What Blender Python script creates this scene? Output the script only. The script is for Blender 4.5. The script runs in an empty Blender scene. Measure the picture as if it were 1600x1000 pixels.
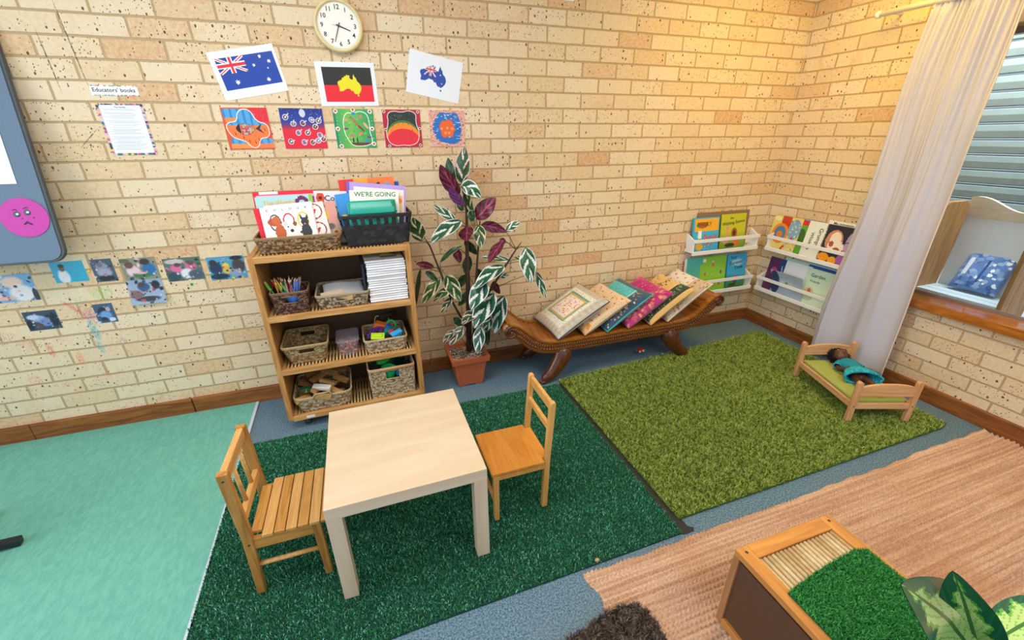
import bpy, math, random
import numpy as np
from mathutils import Vector, Matrix, noise as mnoise
random.seed(7); RNG = np.random.default_rng(7)
PI = math.pi
C = bpy.context.scene.collection
R = math.radians

# ------------------------------------------------------------------ colour + materials
def s2l(c):
    c = max(0.0, min(1.0, c))
    return c/12.92 if c <= .04045 else ((c+.055)/1.055)**2.4
def hexc(h):
    h = h.lstrip('#'); return tuple(int(h[i:i+2], 16)/255 for i in (0, 2, 4))
def col(c):
    if isinstance(c, str): c = hexc(c)
    return tuple(s2l(v) for v in c[:3])
MATS = {}
def newmat(name):
    m = bpy.data.materials.new(name); m.use_nodes = True
    nt = m.node_tree; b = nt.nodes['Principled BSDF']
    return m, nt, b
class NT:
    def __init__(s, nt): s.nt = nt
    def n(s, t, **k):
        x = s.nt.nodes.new(t)
        for a, v in k.items(): setattr(x, a, v)
        return x
    def l(s, a, b): s.nt.links.new(a, b)
    def setin(s, sock, v):
        if hasattr(v, 'default_value') or hasattr(v, 'is_output'): s.l(v, sock)
        else: sock.default_value = v
    def math(s, op, a, b=0.0, c=None):
        x = s.n('ShaderNodeMath', operation=op)
        s.setin(x.inputs[0], a); s.setin(x.inputs[1], b)
        if c is not None: s.setin(x.inputs[2], c)
        return x.outputs[0]
    def mix(s, f, a, b, t='MIX'):
        x = s.n('ShaderNodeMix', data_type='RGBA', blend_type=t)
        s.setin(x.inputs[0], f)
        for i, v in ((6, a), (7, b)):
            if isinstance(v, tuple): v = (v[0], v[1], v[2], 1)
            s.setin(x.inputs[i], v)
        return x.outputs[2]
    def ramp(s, f, stops, interp='LINEAR'):
        x = s.n('ShaderNodeValToRGB'); x.color_ramp.interpolation = interp
        e = x.color_ramp.elements
        while len(e) < len(stops): e.new(.5)
        for q, (p, c) in zip(e, stops): q.position = p; q.color = (*c, 1) if len(c) == 3 else c
        s.l(f, x.inputs[0]); return x.outputs[0]
    def smooth(s, v, lo, hi):
        x = s.n('ShaderNodeMapRange', interpolation_type='SMOOTHSTEP')
        s.setin(x.inputs[0], v); s.setin(x.inputs[1], lo); s.setin(x.inputs[2], hi)
        return x.outputs[0]
    def noise(s, vec, scale, detail=3, rough=.5, dist=0):
        x = s.n('ShaderNodeTexNoise'); x.inputs['Scale'].default_value = scale
        x.inputs['Detail'].default_value = detail; x.inputs['Roughness'].default_value = rough
        x.inputs['Distortion'].default_value = dist
        if vec is not None: s.l(vec, x.inputs['Vector'])
        return x.outputs[0]
    def mapping(s, vec, scale=(1,1,1), rot=(0,0,0), loc=(0,0,0)):
        x = s.n('ShaderNodeMapping'); x.inputs['Scale'].default_value = scale
        x.inputs['Rotation'].default_value = rot; x.inputs['Location'].default_value = loc
        s.l(vec, x.inputs['Vector']); return x.outputs[0]
    def obj(s): return s.n('ShaderNodeTexCoord').outputs['Object']
    def bump(s, h, strength, dist, b):
        x = s.n('ShaderNodeBump'); x.inputs['Strength'].default_value = strength
        x.inputs['Distance'].default_value = dist; s.l(h, x.inputs['Height']); s.l(x.outputs[0], b.inputs['Normal'])

def plain(name, c, rough=.6, var=.06, scale=30, spec=.4, metal=0, bump=0, bscale=200):
    if name in MATS: return MATS[name]
    m, nt, b = newmat(name); k = NT(nt); o = k.obj(); c = col(c)
    f = k.noise(o, scale)
    k.l(k.mix(f, tuple(v*(1-var*2) for v in c), tuple(min(1, v*(1+var*2)) for v in c)), b.inputs['Base Color'])
    b.inputs['Roughness'].default_value = rough; b.inputs['Metallic'].default_value = metal
    b.inputs['Specular IOR Level'].default_value = spec
    if bump: k.bump(k.noise(o, bscale), bump, .002, b)
    MATS[name] = m; return m
def wood(name, c1, c2, rough=.45, axis=0, scale=1.0, spec=.4, streak=.55):
    if name in MATS: return MATS[name]
    m, nt, b = newmat(name); k = NT(nt); o = k.obj()
    sc = [22*scale]*3; sc[axis] = 2.2*scale
    v = k.mapping(o, tuple(sc))
    n1 = k.noise(v, 2.2, 5, .6, 1.2)
    sc2 = [160*scale]*3; sc2[axis] = 6*scale
    n2 = k.noise(k.mapping(o, tuple(sc2)), 1.5, 3, .6)
    f = k.math('ADD', k.math('MULTIPLY', n1, 1-streak*.5), k.math('MULTIPLY', n2, streak*.5))
    f = k.smooth(f, .3, .7)
    k.l(k.mix(f, col(c1), col(c2)), b.inputs['Base Color'])
    b.inputs['Roughness'].default_value = rough; b.inputs['Specular IOR Level'].default_value = spec
    k.bump(n2, .15, .001, b)
    MATS[name] = m; return m
def attrmat(name, rough=.6, spec=.4, noise=.0, nscale=80, bump=0, trans=0, sheen=0):
    if name in MATS: return MATS[name]
    m, nt, b = newmat(name); k = NT(nt)
    a = k.n('ShaderNodeAttribute', attribute_name='Col')
    c = a.outputs['Color']
    if noise:
        f = k.noise(k.obj(), nscale)
        c = k.mix(k.smooth(f, .35, .65), k.mix(noise, c, (0,0,0)), c)
    k.l(c, b.inputs['Base Color'])
    b.inputs['Roughness'].default_value = rough; b.inputs['Specular IOR Level'].default_value = spec
    if sheen: b.inputs['Sheen Weight'].default_value = sheen
    if bump: k.bump(k.noise(k.obj(), nscale*3), bump, .002, b)
    MATS[name] = m; return m

BRH, BRB, BRZ = .086, .24, 1.62
def brick(name, uaxis, phase=0.0, marks=()):
    m, nt, b = newmat(name); k = NT(nt); o = k.obj()
    wob = k.n('ShaderNodeTexNoise'); wob.inputs['Scale'].default_value = 14; wob.inputs['Detail'].default_value = 3
    k.l(o, wob.inputs['Vector'])
    sp = k.n('ShaderNodeSeparateXYZ'); k.l(o, sp.inputs[0])
    u0 = sp.outputs[uaxis]; v0 = sp.outputs[2]
    ws = k.n('ShaderNodeSeparateColor'); k.l(wob.outputs['Color'], ws.inputs[0])
    u = k.math('ADD', u0, k.math('MULTIPLY_ADD', ws.outputs[0], .010, -.005+phase))
    v = k.math('ADD', v0, k.math('MULTIPLY_ADD', ws.outputs[1], .006, -.003-BRZ))
    vr = k.math('DIVIDE', v, BRH); row = k.math('FLOOR', vr); fv = k.math('FRACT', vr)
    par = k.math('FLOORED_MODULO', row, 2.0)
    ur = k.math('ADD', k.math('DIVIDE', u, BRB), k.math('MULTIPLY', par, .5))
    colu = k.math('FLOOR', ur); fu = k.math('FRACT', ur)
    du = k.math('MULTIPLY', k.math('MINIMUM', fu, k.math('SUBTRACT', 1.0, fu)), BRB)
    dv = k.math('MULTIPLY', k.math('MINIMUM', fv, k.math('SUBTRACT', 1.0, fv)), BRH)
    d = k.math('MINIMUM', du, dv)
    body = k.smooth(d, .0035, .0062)
    cv = k.n('ShaderNodeCombineXYZ'); k.l(colu, cv.inputs[0]); k.l(row, cv.inputs[1])
    wn = k.n('ShaderNodeTexWhiteNoise', noise_dimensions='2D'); k.l(cv.outputs[0], wn.inputs['Vector'])
    rnd = wn.outputs['Value']
    wc = k.n('ShaderNodeSeparateColor'); k.l(wn.outputs['Color'], wc.inputs[0])
    base = k.ramp(rnd, [(0, col('#e4d0b4')), (.3, col('#e2cbab')), (.6, col('#dec5a2')), (.86, col('#dbbd96')), (.95, col('#d6b088')), (1, col('#cf9f76'))])
    # each brick fired a little unevenly
    patch = k.smooth(k.noise(o, 9, 4, .6), .5, .68)
    pm = k.math('MULTIPLY', patch, k.smooth(wc.outputs[1], .45, .95))
    base = k.mix(k.math('MULTIPLY', pm, .45), base, col('#d3a070'))
    fine = k.noise(o, 420, 2, .7)
    base = k.mix(k.math('MULTIPLY', k.smooth(fine, .60, .66), k.math('MULTIPLY_ADD', wc.outputs[0], .6, .25)), base, col('#9c6f45'))
    base = k.mix(k.math('MULTIPLY', k.smooth(k.noise(o, 60, 3), .35, .65), .35), base, col('#ecdcbc'))
    # dark ironspots, denser on some bricks
    uvv = k.n('ShaderNodeCombineXYZ'); k.l(u0, uvv.inputs[0]); k.l(v0, uvv.inputs[1])
    for sc, r0, dens in ((115, .22, .26), (40, .17, .30)):
        vo = k.n('ShaderNodeTexVoronoi', voronoi_dimensions='2D'); vo.inputs['Scale'].default_value = sc
        k.l(k.mapping(uvv.outputs[0], (1, .7, 1)), vo.inputs['Vector'])
        vs = k.n('ShaderNodeSeparateColor'); k.l(vo.outputs['Color'], vs.inputs[0])
        rr = k.math('MULTIPLY', vs.outputs[1], r0)
        inside = k.math('LESS_THAN', vo.outputs['Distance'], k.math('ADD', rr, .07 if sc > 50 else .035))
        prob = k.math('MULTIPLY', k.math('POWER', wc.outputs[2], 2.0), dens)
        on = k.math('LESS_THAN', vs.outputs[0], k.math('ADD', prob, .025 if sc > 50 else .10))
        base = k.mix(k.math('MULTIPLY', k.math('MULTIPLY', inside, on), .86), base, col('#2b2522'))
    mort = k.mix(k.noise(o, 120, 2), col('#a98d68'), col('#c6ad88'))
    c = k.mix(body, mort, base)
    # crayon and pencil marks: (u, z, half width, half height, angle, colour, density)
    for (mu, mz, hw, hh, ang, mc, den) in marks:
        ca, sa = math.cos(ang), math.sin(ang)
        x = k.math('SUBTRACT', u0, mu); z = k.math('SUBTRACT', v0, mz)
        p = k.math('DIVIDE', k.math('ADD', k.math('MULTIPLY', x, ca), k.math('MULTIPLY', z, sa)), hw)
        q = k.math('DIVIDE', k.math('SUBTRACT', k.math('MULTIPLY', z, ca), k.math('MULTIPLY', x, sa)), hh)
        dd = k.math('ADD', k.math('MULTIPLY', p, p), k.math('MULTIPLY', q, q))
        msk = k.math('SUBTRACT', 1.0, k.smooth(dd, .35, 1.0))
        ns = k.noise(k.mapping(o, (260, 1, 60), (0, .5+mu, 0)), 1.0, 3, .7)
        msk = k.math('MULTIPLY', k.math('MULTIPLY', msk, k.smooth(ns, .62-den*.17, .70-den*.17)), .85 if mc[1] == '2' else .6)
        c = k.mix(msk, c, col(mc))
    k.l(c, b.inputs['Base Color'])
    b.inputs['Roughness'].default_value = .85; b.inputs['Specular IOR Level'].default_value = .2
    hgt = k.math('ADD', k.math('MULTIPLY', body, .8), k.math('MULTIPLY', k.noise(o, 150, 3), .25))
    k.bump(hgt, .55, .006, b)
    return m

# ------------------------------------------------------------------ mesh builder
class MB:
    def __init__(s): s.v = []; s.f = []; s.c = []; s.m = []; s.cur = None; s.n = 0; s.smooth = []; s.sm = False
    def addv(s, arr):
        i = s.n; arr = [tuple(a) for a in arr]; s.v += arr; s.n += len(arr); return i
    def addf(s, faces, color=None):
        cc = color if color is not None else s.cur
        for f in faces: s.f.append(tuple(f)); s.c.append(cc); s.smooth.append(s.sm)
    def box(s, c, size, rot=None, color=None, taper=1.0):
        hx, hy, hz = size[0]/2, size[1]/2, size[2]/2
        pts = [Vector((x*(taper if z > 0 else 1), y*(taper if z > 0 else 1), z)) for z in (-hz, hz) for x, y in ((-hx,-hy),(hx,-hy),(hx,hy),(-hx,hy))]
        M = Matrix.Identity(3) if rot is None else (rot if isinstance(rot, Matrix) else Matrix.Rotation(rot, 3, 'Z'))
        i = s.addv([M@p + Vector(c) for p in pts])
        s.addf([(i,i+3,i+2,i+1),(i+4,i+5,i+6,i+7),(i,i+1,i+5,i+4),(i+1,i+2,i+6,i+5),(i+2,i+3,i+7,i+6),(i+3,i,i+4,i+7)], color)
        return s
    def bar(s, a, b, w, d=None, color=None, up=(0,0,1)):
        a = Vector(a); b = Vector(b); z = (b-a); L = z.length; z.normalize()
        x = Vector(up).cross(z)
        if x.length < 1e-4: x = Vector((1,0,0))
        x.normalize(); y = z.cross(x)
        return s.box((a+b)/2, (w, d or w, L), Matrix((x, y, z)).transposed(), color)
    def tube(s, pts, r, n=8, color=None, caps=True, closed=False, sx=1.0):
        pts = [Vector(p) for p in pts]; m = len(pts)
        rs = r if isinstance(r, (list, tuple)) else [r]*m
        t0 = (pts[1]-pts[0]).normalized()
        ref = Vector((0,0,1)) if abs(t0.z) < .9 else Vector((1,0,0))
        x = ref.cross(t0).normalized(); rings = []
        for i, p in enumerate(pts):
            if closed: t = (pts[(i+1) % m]-pts[i-1])
            else: t = pts[min(i+1, m-1)]-pts[max(i-1, 0)]
            t.normalize(); x = (x - t*x.dot(t))
            if x.length < 1e-6: x = t.orthogonal()
            x.normalize(); y = t.cross(x)
            rings.append(s.addv([p + (x*math.cos(2*PI*j/n)*sx + y*math.sin(2*PI*j/n))*rs[i] for j in range(n)]))
        o = s.sm; s.sm = True
        for i in range(m if closed else m-1):
            a, b2 = rings[i], rings[(i+1) % m]
            s.addf([(a+j, a+(j+1) % n, b2+(j+1) % n, b2+j) for j in range(n)], color)
        s.sm = o
        if caps and not closed:
            s.addf([tuple(rings[0]+j for j in reversed(range(n))), tuple(rings[-1]+j for j in range(n))], color)
        return s
    def cyl(s, a, b, r, r2=None, n=16, color=None): return s.tube([a, b], [r, r if r2 is None else r2], n, color)
    def lathe(s, prof, n=24, c=(0,0,0), axis='Z', color=None):
        rings = []
        for (r, h) in prof:
            if axis == 'Z': P = [(c[0]+r*math.cos(2*PI*j/n), c[1]+r*math.sin(2*PI*j/n), c[2]+h) for j in range(n)]
            else: P = [(c[0]+r*math.cos(2*PI*j/n), c[1]-h, c[2]+r*math.sin(2*PI*j/n)) for j in range(n)]
            rings.append(s.addv(P))
        o = s.sm; s.sm = True
        for a, b2 in zip(rings, rings[1:]):
            s.addf([(a+j, a+(j+1) % n, b2+(j+1) % n, b2+j) for j in range(n)], color)
        s.sm = o; return s
    def sphere(s, c, r, nu=12, nv=8, color=None, fn=None):
        rx, ry, rz = (r, r, r) if not isinstance(r, (tuple, list)) else r
        P = []
        for j in range(nv+1):
            th = PI*j/nv
            for i in range(nu):
                ph = 2*PI*i/nu; d = Vector((math.sin(th)*math.cos(ph), math.sin(th)*math.sin(ph), math.cos(th)))
                q = 1.0 if fn is None else fn(d)
                P.append((c[0]+d.x*rx*q, c[1]+d.y*ry*q, c[2]+d.z*rz*q))
        i0 = s.addv(P); o = s.sm; s.sm = True
        s.addf([(i0+j*nu+i, i0+(j+1)*nu+i, i0+(j+1)*nu+(i+1) % nu, i0+j*nu+(i+1) % nu) for j in range(nv) for i in range(nu)], color)
        s.sm = o; return s
    def prism(s, poly, y0, y1, color=None, plane='XZ'):
        def P(a, b, t): return (a, t, b) if plane == 'XZ' else ((a, b, t) if plane == 'XY' else (t, a, b))
        n = len(poly); a = s.addv([P(p[0], p[1], y0) for p in poly]); b = s.addv([P(p[0], p[1], y1) for p in poly])
        s.addf([tuple(range(a, a+n)), tuple(reversed(range(b, b+n)))], color)
        s.addf([(a+(i+1) % n, a+i, b+i, b+(i+1) % n) for i in range(n)], color); return s
    def grid(s, fn, nu, nv, colors=None, color=None, wrap=False, flip=False):
        P = [fn(i/nu, j/nv) for j in range(nv+1) for i in range(nu+1)]
        i0 = s.addv(P); w = nu+1; o = s.sm; s.sm = True
        for j in range(nv):
            for i in range(nu):
                a = i0+j*w+i; f = (a, a+1, a+w+1, a+w)
                if flip: f = f[::-1]
                s.f.append(f); s.smooth.append(True)
                s.c.append(colors[j][i] if colors is not None else (color if color is not None else s.cur))
        s.sm = o; return s
    def build(s, name, mat, parent=None, bevel=0, subsurf=0, solid=0, matrix=None, segs=2, fixn=False):
        me = bpy.data.meshes.new(name); me.from_pydata(s.v, [], s.f)
        if any(c is not None for c in s.c):
            at = me.color_attributes.new('Col', 'FLOAT_COLOR', 'CORNER')
            lut = {}; cnt = np.array([len(f) for f in s.f])
            arr = np.ones((len(s.f), 4), np.float32)
            for i, c in enumerate(s.c):
                if c is None: continue
                key = c if isinstance(c, (str, tuple)) else tuple(float(x) for x in c)
                if key not in lut: lut[key] = col(key)
                arr[i, :3] = lut[key]
            at.data.foreach_set('color', np.repeat(arr, cnt, axis=0).ravel())
        me.polygons.foreach_set('use_smooth', s.smooth)
        me.materials.append(mat); me.update()
        if fixn:
            import bmesh
            bm = bmesh.new(); bm.from_mesh(me); bmesh.ops.recalc_face_normals(bm, faces=bm.faces); bm.to_mesh(me); bm.free()
        o = bpy.data.objects.new(name, me); C.objects.link(o)
        if parent is not None: o.parent = parent
        if matrix is not None: o.matrix_local = matrix
        if bevel:
            b = o.modifiers.new('bevel', 'BEVEL'); b.width = bevel; b.segments = segs; b.limit_method = 'ANGLE'; b.angle_limit = R(40)
        if solid:
            q = o.modifiers.new('solid', 'SOLIDIFY'); q.thickness = solid; q.offset = 0
        if subsurf:
            q = o.modifiers.new('sub', 'SUBSURF'); q.levels = subsurf; q.render_levels = subsurf
        return o

def tag(o, label, cat=None, group=None, kind=None):
    o['label'] = label
    if cat: o['category'] = cat
    if group: o['group'] = group
    if kind: o['kind'] = kind
    return o
def thing(name, label, cat, loc=(0,0,0), rotz=0, group=None, matrix=None):
    o = bpy.data.objects.new(name, None); C.objects.link(o); o.empty_display_size = .05
    if matrix is not None: o.matrix_world = matrix
    else: o.location = loc; o.rotation_euler = (0, 0, rotz)
    return tag(o, label, cat, group)
def struct(o): o['kind'] = 'structure'; return o
def dup(root, loc, rot=None, label=None, group=None):
    r = root.copy(); C.objects.link(r); r.location = loc
    if rot is not None: r.rotation_euler = rot
    if label: r['label'] = label
    if group: r['group'] = group
    for ch in list(root.children):
        c = ch.copy(); C.objects.link(c); c.parent = r
    return r
def TRS(loc, rx=0, ry=0, rz=0):
    return Matrix.Translation(loc) @ Matrix.Rotation(rz, 4, 'Z') @ Matrix.Rotation(ry, 4, 'Y') @ Matrix.Rotation(rx, 4, 'X')

# ------------------------------------------------------------------ painting printed surfaces as coloured mesh facets
class Canvas:
    def __init__(s, w, h, bg='#ffffff'):
        s.w, s.h = w, h; s.a = np.zeros((h, w, 3)); s.a[:] = hexc(bg) if isinstance(bg, str) else bg
        s.V, s.U = np.meshgrid((np.arange(h)+.5)/h, (np.arange(w)+.5)/w, indexing='ij')
    def put(s, m, c):
        c = np.array(hexc(c) if isinstance(c, str) else c)
        if m.dtype == bool: s.a[m] = c
        else: s.a = s.a*(1-m[..., None]) + c*m[..., None]
        return s
    def rect(s, u0, v0, u1, v1, c): return s.put((s.U >= u0) & (s.U < u1) & (s.V >= v0) & (s.V < v1), c)
    def pmask(s, P):
        m = np.zeros(s.U.shape, bool); n = len(P)
        for i in range(n):
            x1, y1 = P[i]; x2, y2 = P[(i+1) % n]
            if y1 == y2: continue
            k = ((y1 > s.V) != (y2 > s.V)) & (s.U < (x2-x1)*(s.V-y1)/(y2-y1)+x1); m ^= k
        return m
    def poly(s, P, c): return s.put(s.pmask(P), c)
    def ell(s, cu, cv, ru, rv, c, soft=0, ang=0):
        x = (s.U-cu); y = (s.V-cv)*s.h/s.w; ca, sa = math.cos(ang), math.sin(ang); rvv = rv*s.h/s.w
        d = ((x*ca+y*sa)/ru)**2+((y*ca-x*sa)/rvv)**2
        return s.put(np.clip((1-d)/soft+.0, 0, 1) if soft else d < 1, c)
    def line(s, P, w, c, closed=False):
        P = list(P)+([P[0]] if closed else []); asp = s.h/s.w
        m = np.zeros(s.U.shape, bool)
        for (x1, y1), (x2, y2) in zip(P, P[1:]):
            dx, dy = x2-x1, (y2-y1)*asp; L = dx*dx+dy*dy+1e-9
            t = np.clip(((s.U-x1)*dx+(s.V-y1)*asp*dy)/L, 0, 1)
            m |= (s.U-x1-t*dx)**2+((s.V-y1)*asp-t*dy)**2 < w*w/4
        return s.put(m, c)
    def speck(s, n, cols, r=.02, box=(0,0,1,1), mask=None, rv=None):
        old = s.a.copy()
        for _ in range(n):
            s.ell(random.uniform(box[0], box[2]), random.uniform(box[1], box[3]), r*random.uniform(.6, 1.3), (rv or r)*random.uniform(.6, 1.3)*s.w/s.h, random.choice(cols))
        if mask is not None: s.a[~mask] = old[~mask]
        return s
    def jitter(s, k): s.a = np.clip(s.a*(1+(RNG.random(s.a.shape[:2]+(1,))-.5)*k), 0, 1); return s
def smoothpoly(P, k=3):
    for _ in range(k):
        Q = []
        for i in range(len(P)):
            a, b = P[i], P[(i+1) % len(P)]
            Q += [(a[0]*.75+b[0]*.25, a[1]*.75+b[1]*.25), (a[0]*.25+b[0]*.75, a[1]*.25+b[1]*.75)]
        P = Q
    return P
_txt = {}
def textgeo(t):
    if t in _txt: return _txt[t]
    cu = bpy.data.curves.new('lettering', 'FONT'); cu.body = t; cu.size = 1; cu.align_x = 'CENTER'; cu.align_y = 'CENTER'; cu.resolution_u = 2; cu.offset = .012
    o = bpy.data.objects.new('lettering', cu); C.objects.link(o)
    dg = bpy.context.evaluated_depsgraph_get(); dg.update()
    me = o.evaluated_get(dg).to_mesh()
    r = ([(v.co.x, v.co.y) for v in me.vertices], [tuple(p.vertices) for p in me.polygons])
    o.evaluated_get(dg).to_mesh_clear(); bpy.data.objects.remove(o); bpy.data.curves.remove(cu)
    _txt[t] = r; return r
PR = attrmat('printed_paper', .38, .45)
PRM = attrmat('printed_card', .6, .3)
# sheet in local XZ, face towards -Y, origin at centre (or bottom edge when foot=True)
def sheet(mb, cv, w, h, th=.001, back='#f4f4f0', texts=(), bend=None, foot=False, x0=0, y0=0, z0=0):
    zc = z0+(h/2 if foot else 0)
    bend = bend or (lambda u, v: 0.0)
    cols_ = [[tuple(cv.a[cv.h-1-j, i]) for i in range(cv.w)] for j in range(cv.h)]
    mb.grid(lambda u, v: (x0+(u-.5)*w, y0+bend(u, 1-v), zc+(v-.5)*h), cv.w, cv.h, colors=cols_)
    mb.grid(lambda u, v: (x0+(u-.5)*w, y0+th+bend(u, 1-v), zc+(v-.5)*h), 12, 12, color=back, flip=True)
    for (ua, va, ub, vb) in ((0,0,1,0),(1,0,1,1),(1,1,0,1),(0,1,0,0)):
        P = []
        for k in range(13):
            t = k/12; u = ua+(ub-ua)*t; v = va+(vb-va)*t
            P.append((x0+(u-.5)*w, y0+bend(u, v), zc+(.5-v)*h)); P.append((x0+(u-.5)*w, y0+th+bend(u, v), zc+(.5-v)*h))
        i = mb.addv(P); mb.addf([(i+2*k, i+2*k+1, i+2*k+3, i+2*k+2) for k in range(12)], back)
    for t in texts:
        s, u, v, size, c = t[:5]; ang = t[5] if len(t) > 5 else 0; sx = t[6] if len(t) > 6 else 1
        V, F = textgeo(s); ca, sa = math.cos(ang), math.sin(ang)
        P = []
        for (a, b) in V:
            a *= size*sx; b *= size; a, b = a*ca-b*sa, a*sa+b*ca
            uu = u+a/w; vv = v-b/h
            P.append((x0+(uu-.5)*w, y0-.0006+bend(uu, vv), zc+(.5-vv)*h))
        i = mb.addv(P); mb.addf([tuple(i+q for q in f) for f in F], c)
    return mb
def wall_sheet(name, label, cat, cv, w, h, x, z, rot=0, texts=(), group=None, bend=None, y=None, th=.0012):
    mb = sheet(MB(), cv, w, h, th, texts=texts, bend=bend)
    if y is None: y = -th-.0004
    o = mb.build(name, PR); o.matrix_world = Matrix.Translation((x, y, z)) @ Matrix.Rotation(-rot, 4, 'Y')
    return tag(o, label, cat, group)

def book(label, cv, w, h, th, M, texts=(), spine='#ffffff', group=None, name='picture_book', cat='book', bend=None, pages=True):
    t = thing(name, label, cat, matrix=M, group=group)
    mb = sheet(MB(), cv, w, h, .0022, back=spine, texts=texts, foot=True, bend=bend)
    if bend is None:
        mb.box((0, th-.001, h/2), (w, .002, h), color=spine)
        mb.box((-w/2+.001, th/2, h/2), (.002, th-.0042, h), color=spine)
        mb.build('cover', PR, t)
        if pages: MB().box((.002, th/2, h/2), (w-.012, th-.0046, h-.008), color='#efeadf').build('pages', PRM, t)
    else: mb.build('cover', PR, t)
    return t
# ------------------------------------------------------------------ camera
f_px, yaw, pit, rol = 660.76, R(19.008), R(23.51), R(-.357)
fw = Vector((math.sin(yaw)*math.cos(pit), math.cos(yaw)*math.cos(pit), -math.sin(pit)))
r0 = Vector((math.cos(yaw), -math.sin(yaw), 0)); u0_ = r0.cross(fw)
rr = r0*math.cos(rol)+u0_*math.sin(rol); uu_ = u0_*math.cos(rol)-r0*math.sin(rol)
cam = bpy.data.cameras.new('camera'); cam.sensor_width = 36; cam.lens = f_px*36/1600; cam.clip_start = .02
co = bpy.data.objects.new('camera', cam); C.objects.link(co)
Mc = Matrix((rr, uu_, -fw)).transposed().to_4x4(); Mc.translation = Vector((-3.199, -2.699, 1.550)); co.matrix_world = Mc
bpy.context.scene.camera = co
CAM = Vector((-3.199, -2.699, 1.550))
def onY(px, py, Y):
    d = fw+rr*((px-800)/f_px)+uu_*((500-py)/f_px); return CAM+d*((Y-CAM.y)/d.y)
def onZ(px, py, Z):
    d = fw+rr*((px-800)/f_px)+uu_*((500-py)/f_px); return CAM+d*((Z-CAM.z)/d.z)

# ------------------------------------------------------------------ light and view
sc = bpy.context.scene
sc.view_settings.view_transform = 'Standard'; sc.view_settings.look = 'None'; sc.view_settings.gamma = 1
sc.view_settings.exposure = EXPO = 0.0
w = bpy.data.worlds.new('world'); sc.world = w; w.use_nodes = True
bg = w.node_tree.nodes['Background']; bg.inputs[0].default_value = (.80, .88, 1.0, 1); bg.inputs[1].default_value = 1.0
def area(name, loc, rot, sx, sy, e, c):
    l = bpy.data.lights.new(name, 'AREA'); l.shape = 'RECTANGLE'; l.size = sx; l.size_y = sy; l.energy = e; l.color = c
    o = bpy.data.objects.new(name, l); C.objects.link(o); o.location = loc; o.rotation_euler = rot; return o
area('ceiling_light', (-3.6, -1.5, 2.68), (0, 0, 0), 1.6, .9, 36, (1, .97, .93))
area('ceiling_light', (-.75, -.95, 2.68), (0, 0, 0), .9, .7, 25, (1, .66, .10))
area('ceiling_light', (-1.6, -3.2, 2.68), (0, 0, 0), 1.4, .9, 36, (1, .97, .94))
area('daylight_opening', (-5.9, -1.8, 1.5), (0, R(-90), 0), 2.0, 1.8, 38, (.82, .91, 1))
area('outdoor_daylight', (.50, -1.5, 2.6), (0, R(-8), 0), .42, 2.4, 85, (.92, .97, 1))

# ------------------------------------------------------------------ room shell
marks = [(-4.70, .735, .075, .012, -.9, '#d8364f', 1), (-4.655, .60, .02, .075, .12, '#2fa9b5', 1), (-4.66, .50, .018, .05, .1, '#2fa9b5', .9),
 (-4.60, .51, .05, .035, .5, '#d56aa8', .4), (-4.545, .52, .012, .04, .5, '#c05aa0', .8), (-4.87, .52, .018, .05, .1, '#d9353f', 1), (-4.765, .45, .02, .045, 0, '#ee6a3c', 1),
 (-4.68, .37, .012, .08, .15, '#dd6a45', .7), (-4.62, .34, .02, .03, .2, '#d9603f', .5), (-4.49, .80, .05, .055, 0, '#d35468', .45), (-4.50, .72, .05, .04, .1, '#df7f7f', .4),
 (-4.56, .80, .06, .045, .2, '#7fc04c', .8), (-4.67, .77, .05, .03, .2, '#6fb85a', .5), (-4.60, .74, .04, .025, -.2, '#e88a4a', .7), (-4.64, .68, .04, .06, .3, '#b04a92', .9),
 (-4.69, .68, .03, .03, 0, '#cf4f3d', .5), (-4.95, .58, .05, .04, .3, '#c9485a', .6), (-4.80, .57, .05, .02, .2, '#a7563c', .4), (-4.72, .30, .1, .025, .5, '#e39a8a', .4),
 (-4.74, .27, .06, .012, -.2, '#3aa3a0', .7), (-4.99, .36, .04, .03, -.4, '#e5683c', .7), (-3.905, .70, .02, .03, .3, '#dd6fa5', .5), (-3.99, .42, .05, .03, 0, '#e39a9a', .3),
 (-4.83, .60, .05, .02, 0, '#d98a80', .5), (-5.02, .62, .05, .03, 0, '#a6404a', .7), (-4.82, .77, .05, .05, 0, '#bcd08a', .3), (-4.66, .56, .06, .02, .6, '#cf6f9a', .3),
 (-4.41, 1.86, .003, .14, .04, '#2a2724', 1.2), (-4.31, 1.93, .003, .2, .06, '#2a2724', 1.2), (-4.37, 1.55, .07, .003, .75, '#2a2724', 1.1), (-3.05, 2.0, .003, .06, -.1, '#2a2724', 1.1), (-2.93, 1.9, .03, .003, -.8, '#2a2724', 1.1)]
MB_BR = brick('brick_back', 0, 0, marks)
MB_BRR = brick('brick_right', 1, .016)
def wallbox(name, boxes, m):
    mb = MB()
    for lo, hi in boxes: mb.box([(a+b)/2 for a, b in zip(lo, hi)], [b-a for a, b in zip(lo, hi)])
    return struct(mb.build(name, m))
wallbox('wall_back', [((-7.2, 0, 0), (.24, .22, 2.75))], MB_BR)
OY0, OY1, OZ0, OZ1 = -1.02, -2.75, .60, 2.05
wallbox('wall_right', [((0, -4.6, 0), (.24, 0, .56)), ((0, -4.6, OZ1), (.24, 0, 2.75)), ((0, OY0, .56), (.24, 0, OZ1)), ((0, -4.6, .56), (.24, OY1, OZ1))], MB_BRR)
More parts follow.
